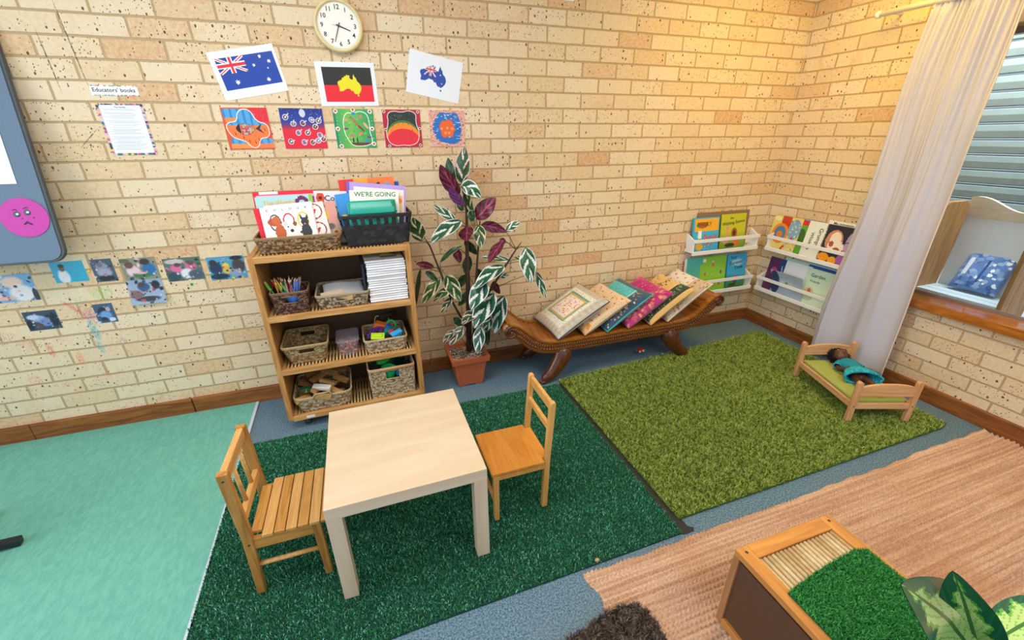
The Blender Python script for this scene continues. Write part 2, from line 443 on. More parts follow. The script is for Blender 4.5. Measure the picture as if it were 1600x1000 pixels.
# carpet floor
m, nt, b = newmat('carpet_blue'); k = NT(nt); o = k.obj()
c1 = k.mix(k.smooth(k.noise(o, 150, 3, .8), .36, .64), col('#3f6681'), col('#8fa9ba'))
c1 = k.mix(k.math('MULTIPLY', k.smooth(k.noise(o, 2.2, 4), .45, .7), .35), c1, col('#7f8c98'))
c1 = k.mix(k.math('MULTIPLY', k.smooth(k.noise(o, 40, 2), .70, .74), .4), c1, col('#a87c80'))
k.l(c1, b.inputs['Base Color']); b.inputs['Roughness'].default_value = .95; b.inputs['Specular IOR Level'].default_value = .1
k.bump(k.noise(o, 420, 2), .9, .006, b)
struct(MB().box((-3.4, -2.3, -.05), (7.6, 4.9, .1)).build('floor', m))
struct(MB().box((-3.4, -2.3, 2.80), (7.6, 4.9, .1)).build('ceiling', plain('ceiling_paint', '#e9e2d2', .9)))
WB = wood('skirting_wood', '#6b3a18', '#a3642e', .5, 0, .6)
WBy = wood('skirting_wood_y', '#6b3a18', '#a3642e', .5, 1, .6)
mb = MB()
for a, bb in ((-7.2, -5.1), (-5.1, -4.335), (-4.332, -2.9), (-2.897, -.02)): mb.box(((a+bb)/2, -.011, .05), (bb-a-.002, .022, .10))
struct(mb.build('baseboard_back', WB, bevel=.004))
mb = MB()
for a, bb in ((-4.6, -2.4), (-2.397, 0)): mb.box((-.011, (a+bb)/2, .05), (.022, bb-a-.002, .10))
struct(mb.build('baseboard_right', WBy, bevel=.004))

# ------------------------------------------------------------------ window
WS = wood('sill_wood', '#8f4f1a', '#c47a34', .12, 1, .6, .8)
win = bpy.data.objects.new('window_1', None); C.objects.link(win); struct(win); win.location = (0, 0, 0)
MB().box((.06, (OY0+OY1)/2, .581), (.19, OY0-OY1, .055)).build('window_sill', WS, win, bevel=.005)
AL = plain('window_metal', '#9a8f86', .35, metal=.6)
mb = MB()
for y in (OY0-.02, OY1+.02): mb.box((.14, y, 1.33), (.05, .04, 1.44))
mb.box((.14, (OY0+OY1)/2, 2.035), (.05, OY0-OY1, .03)); mb.box((.14, (OY0+OY1)/2, .615), (.03, OY0-OY1, .012))
mb.build('window_frame', AL, win)
m, nt, b = newmat('window_glass'); k = NT(nt)
out = nt.nodes['Material Output']; tr = k.n('ShaderNodeBsdfTransparent'); gl = k.n('ShaderNodeBsdfGlossy'); gl.inputs['Roughness'].default_value = .02
tr.inputs[0].default_value = (.93, .97, .96, 1)
fr = k.n('ShaderNodeFresnel'); fr.inputs[0].default_value = 1.45; ms = k.n('ShaderNodeMixShader')
k.l(fr.outputs[0], ms.inputs[0]); k.l(tr.outputs[0], ms.inputs[1]); k.l(gl.outputs[0], ms.inputs[2]); k.l(ms.outputs[0], out.inputs[0])
MB().box((.14, (OY0+OY1)/2, 1.325), (.006, OY0-OY1-.05, 1.41)).build('window_pane', m, win)
# roller shutter outside
SH = plain('shutter_metal', '#8fa0a6', .3, .05, 12, .6, metal=.25)
mb = MB(); z = .86
while z < 2.32:
    P = [(.785, z), (.772, z+.006), (.766, z+.045), (.770, z+.078), (.784, z+.086), (.795, z+.089), (.81, z+.089), (.81, z)]
    mb.prism(P, -2.9, -.3, plane='XZ'); z += .094
t = thing('roller_shutter', 'grey corrugated metal roller shutter half lowered outside the window', 'shutter', (0,0,0))
mb.build('shutter_slats', SH, t)
for y in (-.3, -2.9): MB().box((.79, y, 1.26), (.06, .05, 2.28)).build('guide_rail', plain('shutter_box', '#6d6560', .5), t)
MB().box((.81, -1.6, 2.40), (.2, 2.6, .16)).build('shutter_box', plain('shutter_box', '#6d6560', .5), t)
# prism XZ gives extrusion along Y
GC = plain('yard_concrete', '#b9b4ac', .9, .1, 8)
struct(MB().box((.75, -1.9, .10), (1.0, 3.6, .06)).build('trim_1', GC))
# child's wooden seat in the yard
PW = wood('ply_wood', '#8a5b2e', '#b98a55', .5, 2, .5)
PWp = wood('ply_pale', '#d9bfa2', '#ead8c4', .5, 1, .5)
WH = plain('whitewashed', '#f2f4fa', .5, .03)
t = thing('wooden_settle', 'small wooden settle with tall rounded side panels outside the window', 'seat', (0,0,.13))
def sidep(y, x0, x1, zt):
    P = [(x0, 0), (x1-.03, 0), (x1-.03, .42), (x1, .75), (x1, zt-.06), (x1-.012, zt-.02), (x1-.05, zt), (x0+.05, zt), (x0, zt-.05)]
    return MB().prism(P, y-.012, y+.012).build('side_panel', PW, t, bevel=.004, fixn=True)
sidep(-1.035, .20, .47, 1.03); sidep(-1.475, .20, .50, 1.02)
P = [(-1.475, .93)]+[(-1.475+.44*i/16, 1.02+.035*math.cos(i/16*2*PI*1.0+.6)) for i in range(17)]+[(-1.035, .93)]
P = [(a, z) for a, z in P]
mb = MB(); mb.prism(P, .475, .50, plane='YZ'); mb.build('back_rail', PWp, t, fixn=True)
MB().box((.498, -1.33, .985), (.06, .05, .022)).build('handle_slot', plain('dark_slot', '#5a3b2a', .8), t)
MB().box((.485, -1.255, .68), (.012, .44, .5)).build('backrest', WH, t)
mb = MB()
for i in range(3): mb.box((.27+.075*i, -1.255, .47), (.07, .44, .022))
mb.build('seat', plain('seat_board', '#cfe0ea', .35, .03, spec=.6), t)
MB().box((.225, -1.255, .23), (.018, .44, .44)).build('front_board', PW, t)
cv = Canvas(48, 40, '#6485c0'); cv.speck(60, ['#86a3d6', '#4a68a8', '#9cb4dc'], .05)
cv.rect(.35, .12, .8, .22, '#e9eef6'); cv.speck(12, ['#f2f5fa'], .035, (.1, .45, .95, .95)); cv.rect(.2, .5, .8, .56, '#33518c')
def cushion(label, cvs, M, L, W, T, under, name='cushion', group=None, piping=None, puff=.35, cat='cushion'):
    t = thing(name, label, cat, matrix=M, group=group)
    def P(u, v, s):
        a, bq = 2*u-1, 2*v-1
        pin = 1-.05*(1-abs(bq)**2)*abs(a)**3; pin2 = 1-.05*(1-abs(a)**2)*abs(bq)**3
        h = (max(0, (1-abs(a)**3.2))*max(0, (1-abs(bq)**3.2)))**puff
        wr = .004*mnoise.noise(Vector((a*3, bq*3, s*2+L)))
        return (L*u + (pin-1)*L*.5*a, W*bq/2*pin2, s*(T/2*h+wr*h)+.0)
    cc = [[tuple(cvs.a[cvs.h-1-j, i]) for i in range(cvs.w)] for j in range(cvs.h)]
    mb = MB(); mb.grid(lambda u, v: P(u, v, 1), cvs.w, cvs.h, colors=cc)
    mb.grid(lambda u, v: P(u, v, -1), 24, 24, color=under, flip=True)
    mb.build('cushion_cover', attrmat('fabric_print', .85, .15, .12, 120, .25, sheen=.3), t)
    if piping:
        e = []
        for k in range(24): e.append(P(k/24, 0, 0))
        for k in range(24): e.append(P(1, k/24, 0))
        for k in range(24): e.append(P(1-k/24, 1, 0))
        for k in range(24): e.append(P(0, 1-k/24, 0))
        mb = MB(); mb.cur = piping; mb.tube(e, .0045, 6, closed=True); mb.build('piping', attrmat('fabric_print'), t)
    return t
cushion('blue and white patterned cushion on the outdoor seat', cv, TRS((.39, -1.25, .625), 0, R(-62), R(0)), .26, .24, .07, '#5a78b4')

# ------------------------------------------------------------------ curtain and rod
t = thing('curtain_rod', 'white round curtain rod fixed high on the right brick wall', 'curtain rod', (-.11, -.53, 2.205))
WP = plain('white_enamel', '#f0ece2', .35)
MB().cyl((0, 0, 0), (0, -2.6, .0), .016).build('rod', WP, t)
MB().lathe([(0, -.012), (.019, -.010), (.0205, 0), (.019, .012), (0, .014)], 16, axis='Y').build('end_cap', WP, t)
for y in (-.06, -1.6): MB().cyl((0, y, 0), (.11, y, 0), .008).build('bracket', WP, t)
m, nt, b = newmat('curtain_cloth'); k = NT(nt); o = k.obj()
n1 = k.noise(k.mapping(o, (1, 300, 300)), 1, 2); n2 = k.noise(k.mapping(o, (2, 2, 140)), 1, 2)
k.l(k.mix(k.math('MULTIPLY', n1, n2), col('#d4d0dc'), col('#eae7f0')), b.inputs['Base Color'])
b.inputs['Roughness'].default_value = .8; b.inputs['Transmission Weight'].default_value = 0
tl = k.n('ShaderNodeBsdfTranslucent'); tl.inputs[0].default_value = (*col('#f6f4fb'), 1); ms = k.n('ShaderNodeMixShader'); ms.inputs[0].default_value = .28
k.l(b.outputs[0], ms.inputs[1]); k.l(tl.outputs[0], ms.inputs[2]); k.l(ms.outputs[0], nt.nodes['Material Output'].inputs[0])
def cur(u, v):
    # v 0 bottom .. 1 top
    zt, zb = 2.225, .075
    z = zb+(zt-zb)*v
    y = (-.735-.48*u)*(1-v)+(-.825-.375*u)*v + .012*math.sin(3*PI*v)*(1-u)
    g = v**3
    x = -.105-.024*math.sin(u*2*PI*1.9+.4+.5*v)*(.4+.6*(1-v)) - .005*(.4+v)*math.sin(u*2*PI*6+1.5*v) - .03*max(0, 1-abs(u-.10)/.05)*(1-v) - g*.010*math.sin(u*2*PI*17+mnoise.noise(Vector((u*6, v*3, 0)))*3)
    x += .012*mnoise.noise(Vector((u*5, v*4, 2)))
    if v > .975: x = -.105+(x+.105)*.5-.004*math.sin(u*2*PI*34)
    return (x-.012*(1-v), y, z)
t = thing('curtain', 'sheer pale lilac curtain hanging from the white rod beside the window', 'curtain', (0,0,0))
mb = MB(); mb.grid(cur, 200, 90); mb.build('curtain_panel', m, t, solid=.0015)
mb = MB(); mb.tube([(cur(1, i/60)[0]-.001, cur(1, i/60)[1], cur(1, i/60)[2]) for i in range(61)], .004, 6); mb.build('hem', plain('hem_cloth', '#e2cfc4', .8), t)

# ------------------------------------------------------------------ pile builder
def pile(name, mat, parent, inside, x0, x1, y0, y1, z, n, h, wd, lean, pal, seed=1, clump=0, tag_=True):
    g = np.random.default_rng(seed)
    X = g.uniform(x0, x1, n); Y = g.uniform(y0, y1, n)
    if inside is not None:
        k = inside(X, Y); X = X[k]; Y = Y[k]
    n = len(X)
    ang = g.uniform(0, 2*PI, n); la = g.uniform(0, 2*PI, n); ll = g.uniform(.2, 1, n)*lean; hh = h*g.uniform(.65, 1.15, n)
    if clump:
        fx = np.sin(X*61+3*np.sin(Y*37))+np.sin(Y*73+2.5*np.sin(X*29)); fy = np.sin(X*140+Y*60)+np.sin(Y*155-X*80+2)
        la = (fx+fy*.6)*2.2+g.uniform(-.8, .8, n); hh = hh*(1+clump*.22*fy-.1*clump*np.abs(fx)*(fx < -.8))
    ax = np.cos(ang)*wd/2; ay = np.sin(ang)*wd/2
    mx = X+np.cos(la)*ll*hh*.4; my = Y+np.sin(la)*ll*hh*.4
    tx = X+np.cos(la)*ll*hh*1.1; ty = Y+np.sin(la)*ll*hh*1.1
    V = np.zeros((n, 5, 3))
    V[:, 0] = np.stack([X-ax, Y-ay, np.full(n, z)], 1); V[:, 1] = np.stack([X+ax, Y+ay, np.full(n, z)], 1)
    V[:, 2] = np.stack([mx+ax*.9, my+ay*.9, z+hh*.6], 1); V[:, 3] = np.stack([mx-ax*.9, my-ay*.9, z+hh*.6], 1)
    V[:, 4] = np.stack([tx, ty, z+hh*(1-.25*ll)], 1)
    b0 = np.arange(n)*5
    q = np.stack([b0, b0+1, b0+2, b0+3], 1); tr = np.stack([b0+3, b0+2, b0+4], 1)
    loops = np.concatenate([q.ravel(), tr.ravel()]); tot = np.concatenate([np.full(n, 4), np.full(n, 3)])
    st = np.concatenate([[0], np.cumsum(tot)[:-1]])
    me = bpy.data.meshes.new(name); me.vertices.add(n*5); me.vertices.foreach_set('co', V.ravel())
    me.loops.add(len(loops)); me.loops.foreach_set('vertex_index', loops.astype(np.int32))
    me.polygons.add(len(tot)); me.polygons.foreach_set('loop_start', st.astype(np.int32)); me.polygons.foreach_set('loop_total', tot.astype(np.int32))
    P = np.array([col(c) for c in pal]); ci = P[g.integers(0, len(P), n)]*g.uniform(.8, 1.2, (n, 1))
    cc = np.ones((len(loops), 4), np.float32); cc[:4*n, :3] = np.repeat(ci, 4, 0); cc[4*n:, :3] = np.repeat(ci, 3, 0)
    at = me.color_attributes.new('Col', 'FLOAT_COLOR', 'CORNER'); at.data.foreach_set('color', cc.ravel())
    me.materials.append(mat); me.update(calc_edges=True); me.validate()
    o = bpy.data.objects.new(name, me); C.objects.link(o); o.parent = parent
    if tag_: o['kind'] = 'stuff'
    return o
PILE = attrmat('pile_fibre', .7, .25)

# mint carpet, edge strip
m, nt, b = newmat('carpet_mint'); k = NT(nt); o = k.obj()
c1 = k.mix(k.smooth(k.noise(k.mapping(o, (1, .35, 1), (0, 0, .3)), 60, 3, .7), .3, .7), col('#68ab9c'), col('#78b9a8'))
c1 = k.mix(k.math('MULTIPLY', k.smooth(k.noise(o, 1.4, 3), .5, .75), .35), c1, col('#6d9c86'))
k.l(c1, b.inputs['Base Color']); b.inputs['Roughness'].default_value = .9; b.inputs['Specular IOR Level'].default_value = .15
k.bump(k.noise(o, 260, 3), .5, .003, b)
P = [(-7.1, -.023), (-4.004, -.023), (-3.962, -1.52), (-3.90, -3.6), (-7.1, -3.6)]
o = MB().prism(P, .0005, .006, plane='XY').build('carpet', m, fixn=True); tag(o, 'mint green carpet covering the floor left of the turf', 'carpet')
mb = MB().prism([(-4.004, -.023), (-3.988, -.023), (-3.946, -1.52), (-3.884, -3.6), (-3.90, -3.6), (-3.962, -1.52)], .0005, .007, plane='XY')
struct(mb.build('trim_2', plain('edge_strip', '#c9cfdd', .6), fixn=True))

# dark artificial turf
def quad_inside(P):
    def f(X, Y):
        m = np.zeros(X.shape, bool); n = len(P)
        for i in range(n):
            x1, y1 = P[i]; x2, y2 = P[(i+1) % n]
            if y1 == y2: continue
            m ^= ((y1 > Y) != (y2 > Y)) & (X < (x2-x1)*(Y-y1)/(y2-y1)+x1)
        return m
    return f
TP = [(-3.985, -.475), (-2.112, -.478), (-2.108, -1.722), (-3.25, -1.735), (-3.945, -1.765)]
t = thing('turf_mat', 'dark green artificial turf mat under the small table', 'mat', (0,0,0))
MB().prism(TP, .001, .007, plane='XY').build('backing', plain('turf_back', '#0e3a2e', .9), t, fixn=True)
pile('pile', PILE, t, quad_inside(TP), -4, -2.1, -1.8, -.46, .006, 190000, .013, .0026, .75,
     ['#287a58', '#308c60', '#1b5e44', '#389464', '#27775a', '#389078', '#256846', '#50a878', '#2f7444', '#90d4c0', '#409452'], 3)
# green shag rug
GP = [(-2.085, -.445), (-2.03, -.438), (-.20, -.30), (-.135, -.30), (-.155, -1.0), (-.185, -1.63), (-.25, -1.642), (-2.075, -1.66)]
t = thing('shag_rug', 'lime green shag rug in front of the carved bench', 'rug', (0,0,0))
MB().prism(GP, .001, .010, plane='XY').build('backing', plain('rug_back', '#3d5a1c', .9), t, fixn=True)
pile('pile', PILE, t, quad_inside(GP), -2.1, -.1, -1.7, -.28, .009, 190000, .018, .0034, .95,
     ['#8c9f45', '#99ad4c', '#7c9038', '#a9ba5a', '#90a548', '#6c8032', '#9fae58', '#b8c46e'], 5, .55)
# dark rubber edge under the rugs
o = MB().prism([(-2.135, -.50), (-2.085, -.47), (-2.06, -1.70), (-2.04, -1.712), (-2.05, -1.728), (-2.105, -1.728)], .0012, .004, plane='XY').build('rubber_strip', plain('black_rubber', '#2a2b2a', .7), fixn=True)
tag(o, 'black rubber strip showing between the turf mat and the lime rug', 'floor strip')
# jute rug
def jy(x): return -1.752+.010*(x+2.57)+.003*math.sin(x*9)+.0025*math.sin(x*39+1)
m, nt, b = newmat('jute'); k = NT(nt); o = k.obj()
rows = k.noise(k.mapping(o, (1.2, 62, 1)), 1, 3, .6, .3); fib = k.noise(k.mapping(o, (90, 160, 60)), 1, 3, .7)
c1 = k.mix(k.smooth(rows, .35, .65), col('#bd9074'), col('#e6c0a4'))
c1 = k.mix(k.smooth(fib, .25, .75), k.mix(.35, c1, col('#6f4c33')), k.mix(.3, c1, col('#e2c8b0')))
c1 = k.mix(k.math('MULTIPLY', k.smooth(k.noise(o, 2.5, 3), .45, .8), .5), c1, col('#b98354'))
k.l(c1, b.inputs['Base Color']); b.inputs['Roughness'].default_value = .9; b.inputs['Specular IOR Level'].default_value = .12
k.bump(fib, .6, .004, b)
def jute(u, v):
    y = -3.5+(1.745)*v; x0 = -2.578+.012*math.sin(y*40)-.04*(1-v)*.5; x = x0+(2.55)*u
    if v > .999: y = jy(x)
    ph = 2*PI*y/.0201
    r = .5+.5*math.cos(ph)
    rowi = math.floor(y/.0201+.5)
    return (x, y, .001+.015*r**.8*(.55+.45*math.sin(x*2*PI/.0185+rowi*2.3+.8*math.sin(rowi*7.1+x*9))) + .0015*mnoise.noise(Vector((x*9, y*9, 0))))
mb = MB(); mb.grid(jute, 760, 527)
mb.grid(lambda u, v: (lambda p: (p[0], p[1]+.0*v, p[2]*(1-v)+.0005*v))(jute(u, 1)), 760, 1)
mb.grid(lambda u, v: (lambda p: (p[0], p[1], p[2]*(1-u)+.0005*u))(jute(0, v)), 1, 527)
o = mb.build('jute_rug', m, fixn=False); tag(o, 'tan woven jute rug along the lower right of the floor', 'rug')
# brown shaggy door mat
DP = [(-2.80, -1.955), (-2.56, -1.905), (-2.475, -1.915), (-2.445, -1.95), (-2.44, -2.35), (-2.82, -2.35)]
t = thing('door_mat', 'dark brown shaggy mat at the bottom edge on the jute rug corner', 'mat', (0,0,0))
MB().prism(DP, .011, .016, plane='XY').build('backing', plain('doormat_back', '#8a6a3a', .8), t, fixn=True)
pile('pile', PILE, t, quad_inside(DP), -2.83, -2.43, -2.36, -1.9, .015, 42000, .02, .003, .9, ['#54443c', '#6b5a50', '#3f332d', '#7d6c62', '#4a3c38', '#8d7d74'], 9, 1)
o = MB().sphere((0, 0, 0), (.012, .008, .008), 10, 6, fn=lambda d: 1+.3*mnoise.noise(d*3)).build('pebble', plain('pebble', '#c79c7d', .8))
o.location = (-2.51, -1.715, .009); tag(o, 'small tan crumb lying by the corner of the jute rug', 'crumb')
# ------------------------------------------------------------------ small table
BIR = wood('birch', '#d2bb9f', '#dbc7ac', .38, 0, .22, .4, .15); BIRz = wood('birch_z', '#d0b598', '#dcc8ae', .42, 2, .3, .4, .2)
t = thing('play_table', 'square pale birch childrens table standing on the dark turf', 'table', (-3.179, -1.268, .012), R(.6))
MB().box((0, 0, .413), (.55, .565, .05)).build('tabletop', BIR, t, bevel=.002)
for sx in (-1, 1):
    for sy in (-1, 1): MB().box((sx*.2495, sy*.257, .194), (.05, .05, .388)).build('leg', BIRz, t, bevel=.0015)

# ------------------------------------------------------------------ chairs
CW = wood('beech_y', '#a9702f', '#cf9850', .4, 1, .8); CWx = wood('beech_x', '#a9702f', '#cf9850', .4, 0, .8); CWz = wood('beech_z', '#96652c', '#c58f4b', .42, 2, .8)
CWp = wood('beech_pale', '#c08a4a', '#dfae6c', .4, 1, .8)
SCR = plain('steel_screw', '#4e4f50', .35, metal=.8)
t = thing('slatted_chair', 'small wooden chair with slatted seat left of the table', 'chair', (-3.62, -1.283, .010))
hw = .128
for sy in (-1, 1):
    P = [(-.135, 0), (-.107, 0), (-.092, .27), (-.100, .56), (-.134, .56), (-.125, .27)]
    o = MB().prism([(a, z) for a, z in P], sy*hw-.0125, sy*hw+.0125).build('back_post', CWz, t, bevel=.003, fixn=True)
    if sy < 0:
        for zz in (.535, .245): MB().lathe([(0, .0015), (.004, .001), (.0045, -.001)], 10, (-.117 if zz > .4 else -.108, -hw-.0125, zz), axis='Y').build('screw', SCR, t)
    MB().prism([(.100, 0), (.124, 0), (.124, .262), (.094, .262)], sy*hw-.012, sy*hw+.012).build('leg', CWz, t, bevel=.002, fixn=True)
    MB().box((-.0, sy*(hw-.002), .238), (.20, .018, .048)).build('apron', CWx, t, bevel=.002)
    MB().cyl((-.112, sy*hw, .135), (.108, sy*hw, .135), .0085).build('rung', CWp, t)
MB().box((-.117, 0, .537), (.022, 2*hw-.024, .042)).build('top_rail', CWp, t, bevel=.003)
MB().box((-.108, 0, .345), (.020, 2*hw-.024, .034)).build('back_rail', CWp, t, bevel=.003)
for y in (-.045, .045): MB().cyl((-.109, y, .36), (-.115, y, .52), .0075).build('spindle', CWp, t)
for i in range(7):
    MB().box((-.083+.0378*i, 0, .2705), (.0345, 2*hw+.028 if i else 2*hw-.03, .012)).build('seat_slat', CWp if i % 2 else CW, t, bevel=.0015)
MB().box((.106, 0, .238), (.018, 2*hw-.03, .048)).build('front_apron', CW, t, bevel=.002)

HY = wood('honey_x', '#c1782a', '#d9953f', .33, 1, .4); HYz = wood('honey_z', '#c88f45', '#dcaa63', .38, 2, .7)
t = thing('small_chair', 'small honey wood chair with solid seat right of the table', 'chair', (-2.715, -1.275, .010))
hw = .118
for sy in (-1, 1):
    o = MB().prism([(.100, 0), (.126, 0), (.133, .27), (.150, .545), (.146, .553), (.132, .553), (.126, .545), (.108, .27)], sy*hw-.0115, sy*hw+.0115).build('back_post', HYz, t, bevel=.003, fixn=True)
    MB().prism([(-.122, 0), (-.100, 0), (-.098, .252), (-.124, .252)], sy*hw-.0115, sy*hw+.0115).build('leg', HYz, t, bevel=.002, fixn=True)
    MB().box((0, sy*hw, .236), (.22, .016, .034)).build('apron', HYz, t, bevel=.002)
MB().box((-.112, 0, .236), (.014, 2*hw-.02, .034)).build('front_apron', HYz, t, bevel=.002)
MB().box((-.112, 0, .09), (.014, 2*hw-.02, .02)).build('rung', HYz, t, bevel=.002)
P = [(-.132, -.136), (.104, -.136), (.104, -.108), (.132, -.104), (.132, .104), (.104, .108), (.104, .136), (-.132, .136)]
MB().prism(P, .253, .268, plane='XY').build('seat', HY, t, bevel=.003, fixn=True)
MB().box((.140, 0, .522), (.016, 2*hw-.02, .045)).build('top_rail', HYz, t, bevel=.004)
MB().box((.128, 0, .425), (.016, 2*hw-.02, .030)).build('back_rail', HYz, t, bevel=.003)

# ------------------------------------------------------------------ bookcase on castors
OK = wood('oak_z', '#a06c36', '#d09a5c', .5, 2, .9); OKx = wood('oak_x', '#ad7a42', '#d9a668', .5, 0, .9); OKy = wood('oak_y', '#a57c4a', '#dab57c', .5, 1, .9)
bk = thing('bookcase', 'open wooden bookcase with slatted shelves on black castors against the wall', 'bookcase', (-3.370, -.41, 0), R(1.6))
W2, D = .386, .36
for sx in (-1, 1): MB().box((sx*(W2-.014), D/2, .547), (.028, D, .95)).build('side_panel', OK, bk, bevel=.003)
MB().box((0, D-.008, .545), (2*W2-.05, .012, .93)).build('back_panel', plain('hardboard', '#5b4530', .8, .08, 20), bk)
DECK = {}
for zt, nm in ((1.018, 'top_shelf'), (.703, 'shelf'), (.392, 'shelf'), (.092, 'shelf')):
    o = MB().box((0, .014, zt-.014), (2*W2-.05, .028, .032)).build(nm, OKx, bk, bevel=.003)
    mb = MB(); n = 40; x0 = -(W2-.035)
    for i in range(n):
        x = x0+(2*W2-.07)*i/(n-1); mb.cyl((x, .022, zt-.006), (x, D-.016, zt-.006), .0056, n=8)
    mb.box((0, D-.03, zt-.018), (2*W2-.05, .03, .012)); mb.box((0, D/2, zt-.018), (2*W2-.05, .03, .012))
    mb.build('slats', OKy, o)
    for sx in (-1, 1): MB().box((sx*(W2-.035), D/2+.008, zt-.01), (.02, D-.05, .018)).build('cleat', OKy, o)
BLK = plain('black_plastic', '#17181a', .35)
for sx in (-1, 1):
    for y in (.045, D-.05):
        o = MB().cyl((sx*(W2-.09), y, .047), (sx*(W2-.09), y, .0755), .014).box((sx*(W2-.09), y, .070), (.05, .045, .006)).build('castor', BLK, bk)
        mb = MB(); mb.cyl((sx*(W2-.09)-.016, y+.01, .025), (sx*(W2-.09)+.016, y+.01, .025), .0245, n=20); mb.build('wheel', plain('castor_wheel', '#2a2b2d', .25, spec=.7), o)
        o2 = MB().box((sx*(W2-.09), y, .045), (.044, .03, .012)).build('wheel_fork', BLK, o)
MB().box((-.27, -.0008, .079), (.045, .001, .016)).build('paper_tag', plain('paper_white', '#ece9e2', .6), bk)
ca, sa = math.cos(R(1.6)), math.sin(R(1.6))
def BK(x, y, z):   # bookcase-local to world (x from its centre, y from its front)
    return Vector((-3.368+x*ca-y*sa, -.41+x*sa+y*ca, z))
RZ = R(1.6)

# ------------------------------------------------------------------ woven baskets
WV = attrmat('woven_straw', .75, .25, .25, 260, .5)
WVB = attrmat('woven_plastic', .45, .45, .1, 200, .1)
STRAW = ['#b29468', '#9c7c50', '#c6ab80', '#86683f', '#d0b98f', '#a58a62']
GREYS = ['#a3947a', '#8b7a60', '#bcae92', '#5e4e3c', '#cfc3a8', '#77664e']
DARKS = ['#5c4033', '#452d26', '#7a5a48', '#38241f', '#8d6a56', '#654a3e']
WHITS = ['#c9b596', '#a98a62', '#ddd0ba', '#8a6b48', '#d4c2a2', '#b59a74']
BLKS = ['#26282c', '#1d1f22', '#303338', '#212327']
def rrect(a, b, r, n):
    segs = [('l', (-a+r, -b), (a-r, -b)), ('c', (a-r, -b+r), -PI/2), ('l', (a, -b+r), (a, b-r)), ('c', (a-r, b-r), 0), ('l', (a-r, b), (-a+r, b)), ('c', (-a+r, b-r), PI/2), ('l', (-a, b-r), (-a, -b+r)), ('c', (-a+r, -b+r), PI)]
    Ls = [math.dist(s[1], s[2]) if s[0] == 'l' else PI*r/2 for s in segs]; T = sum(Ls); P = []
    for i in range(n):
        d = T*i/n
        for s, L in zip(segs, Ls):
            if d <= L or s is segs[-1]:
                if s[0] == 'l': t = d/L; P.append((s[1][0]+(s[2][0]-s[1][0])*t, s[1][1]+(s[2][1]-s[1][1])*t))
                else: g = s[2]+PI/2*d/L; P.append((s[1][0]+r*math.cos(g), s[1][1]+r*math.sin(g)))
                break
            d -= L
    return P
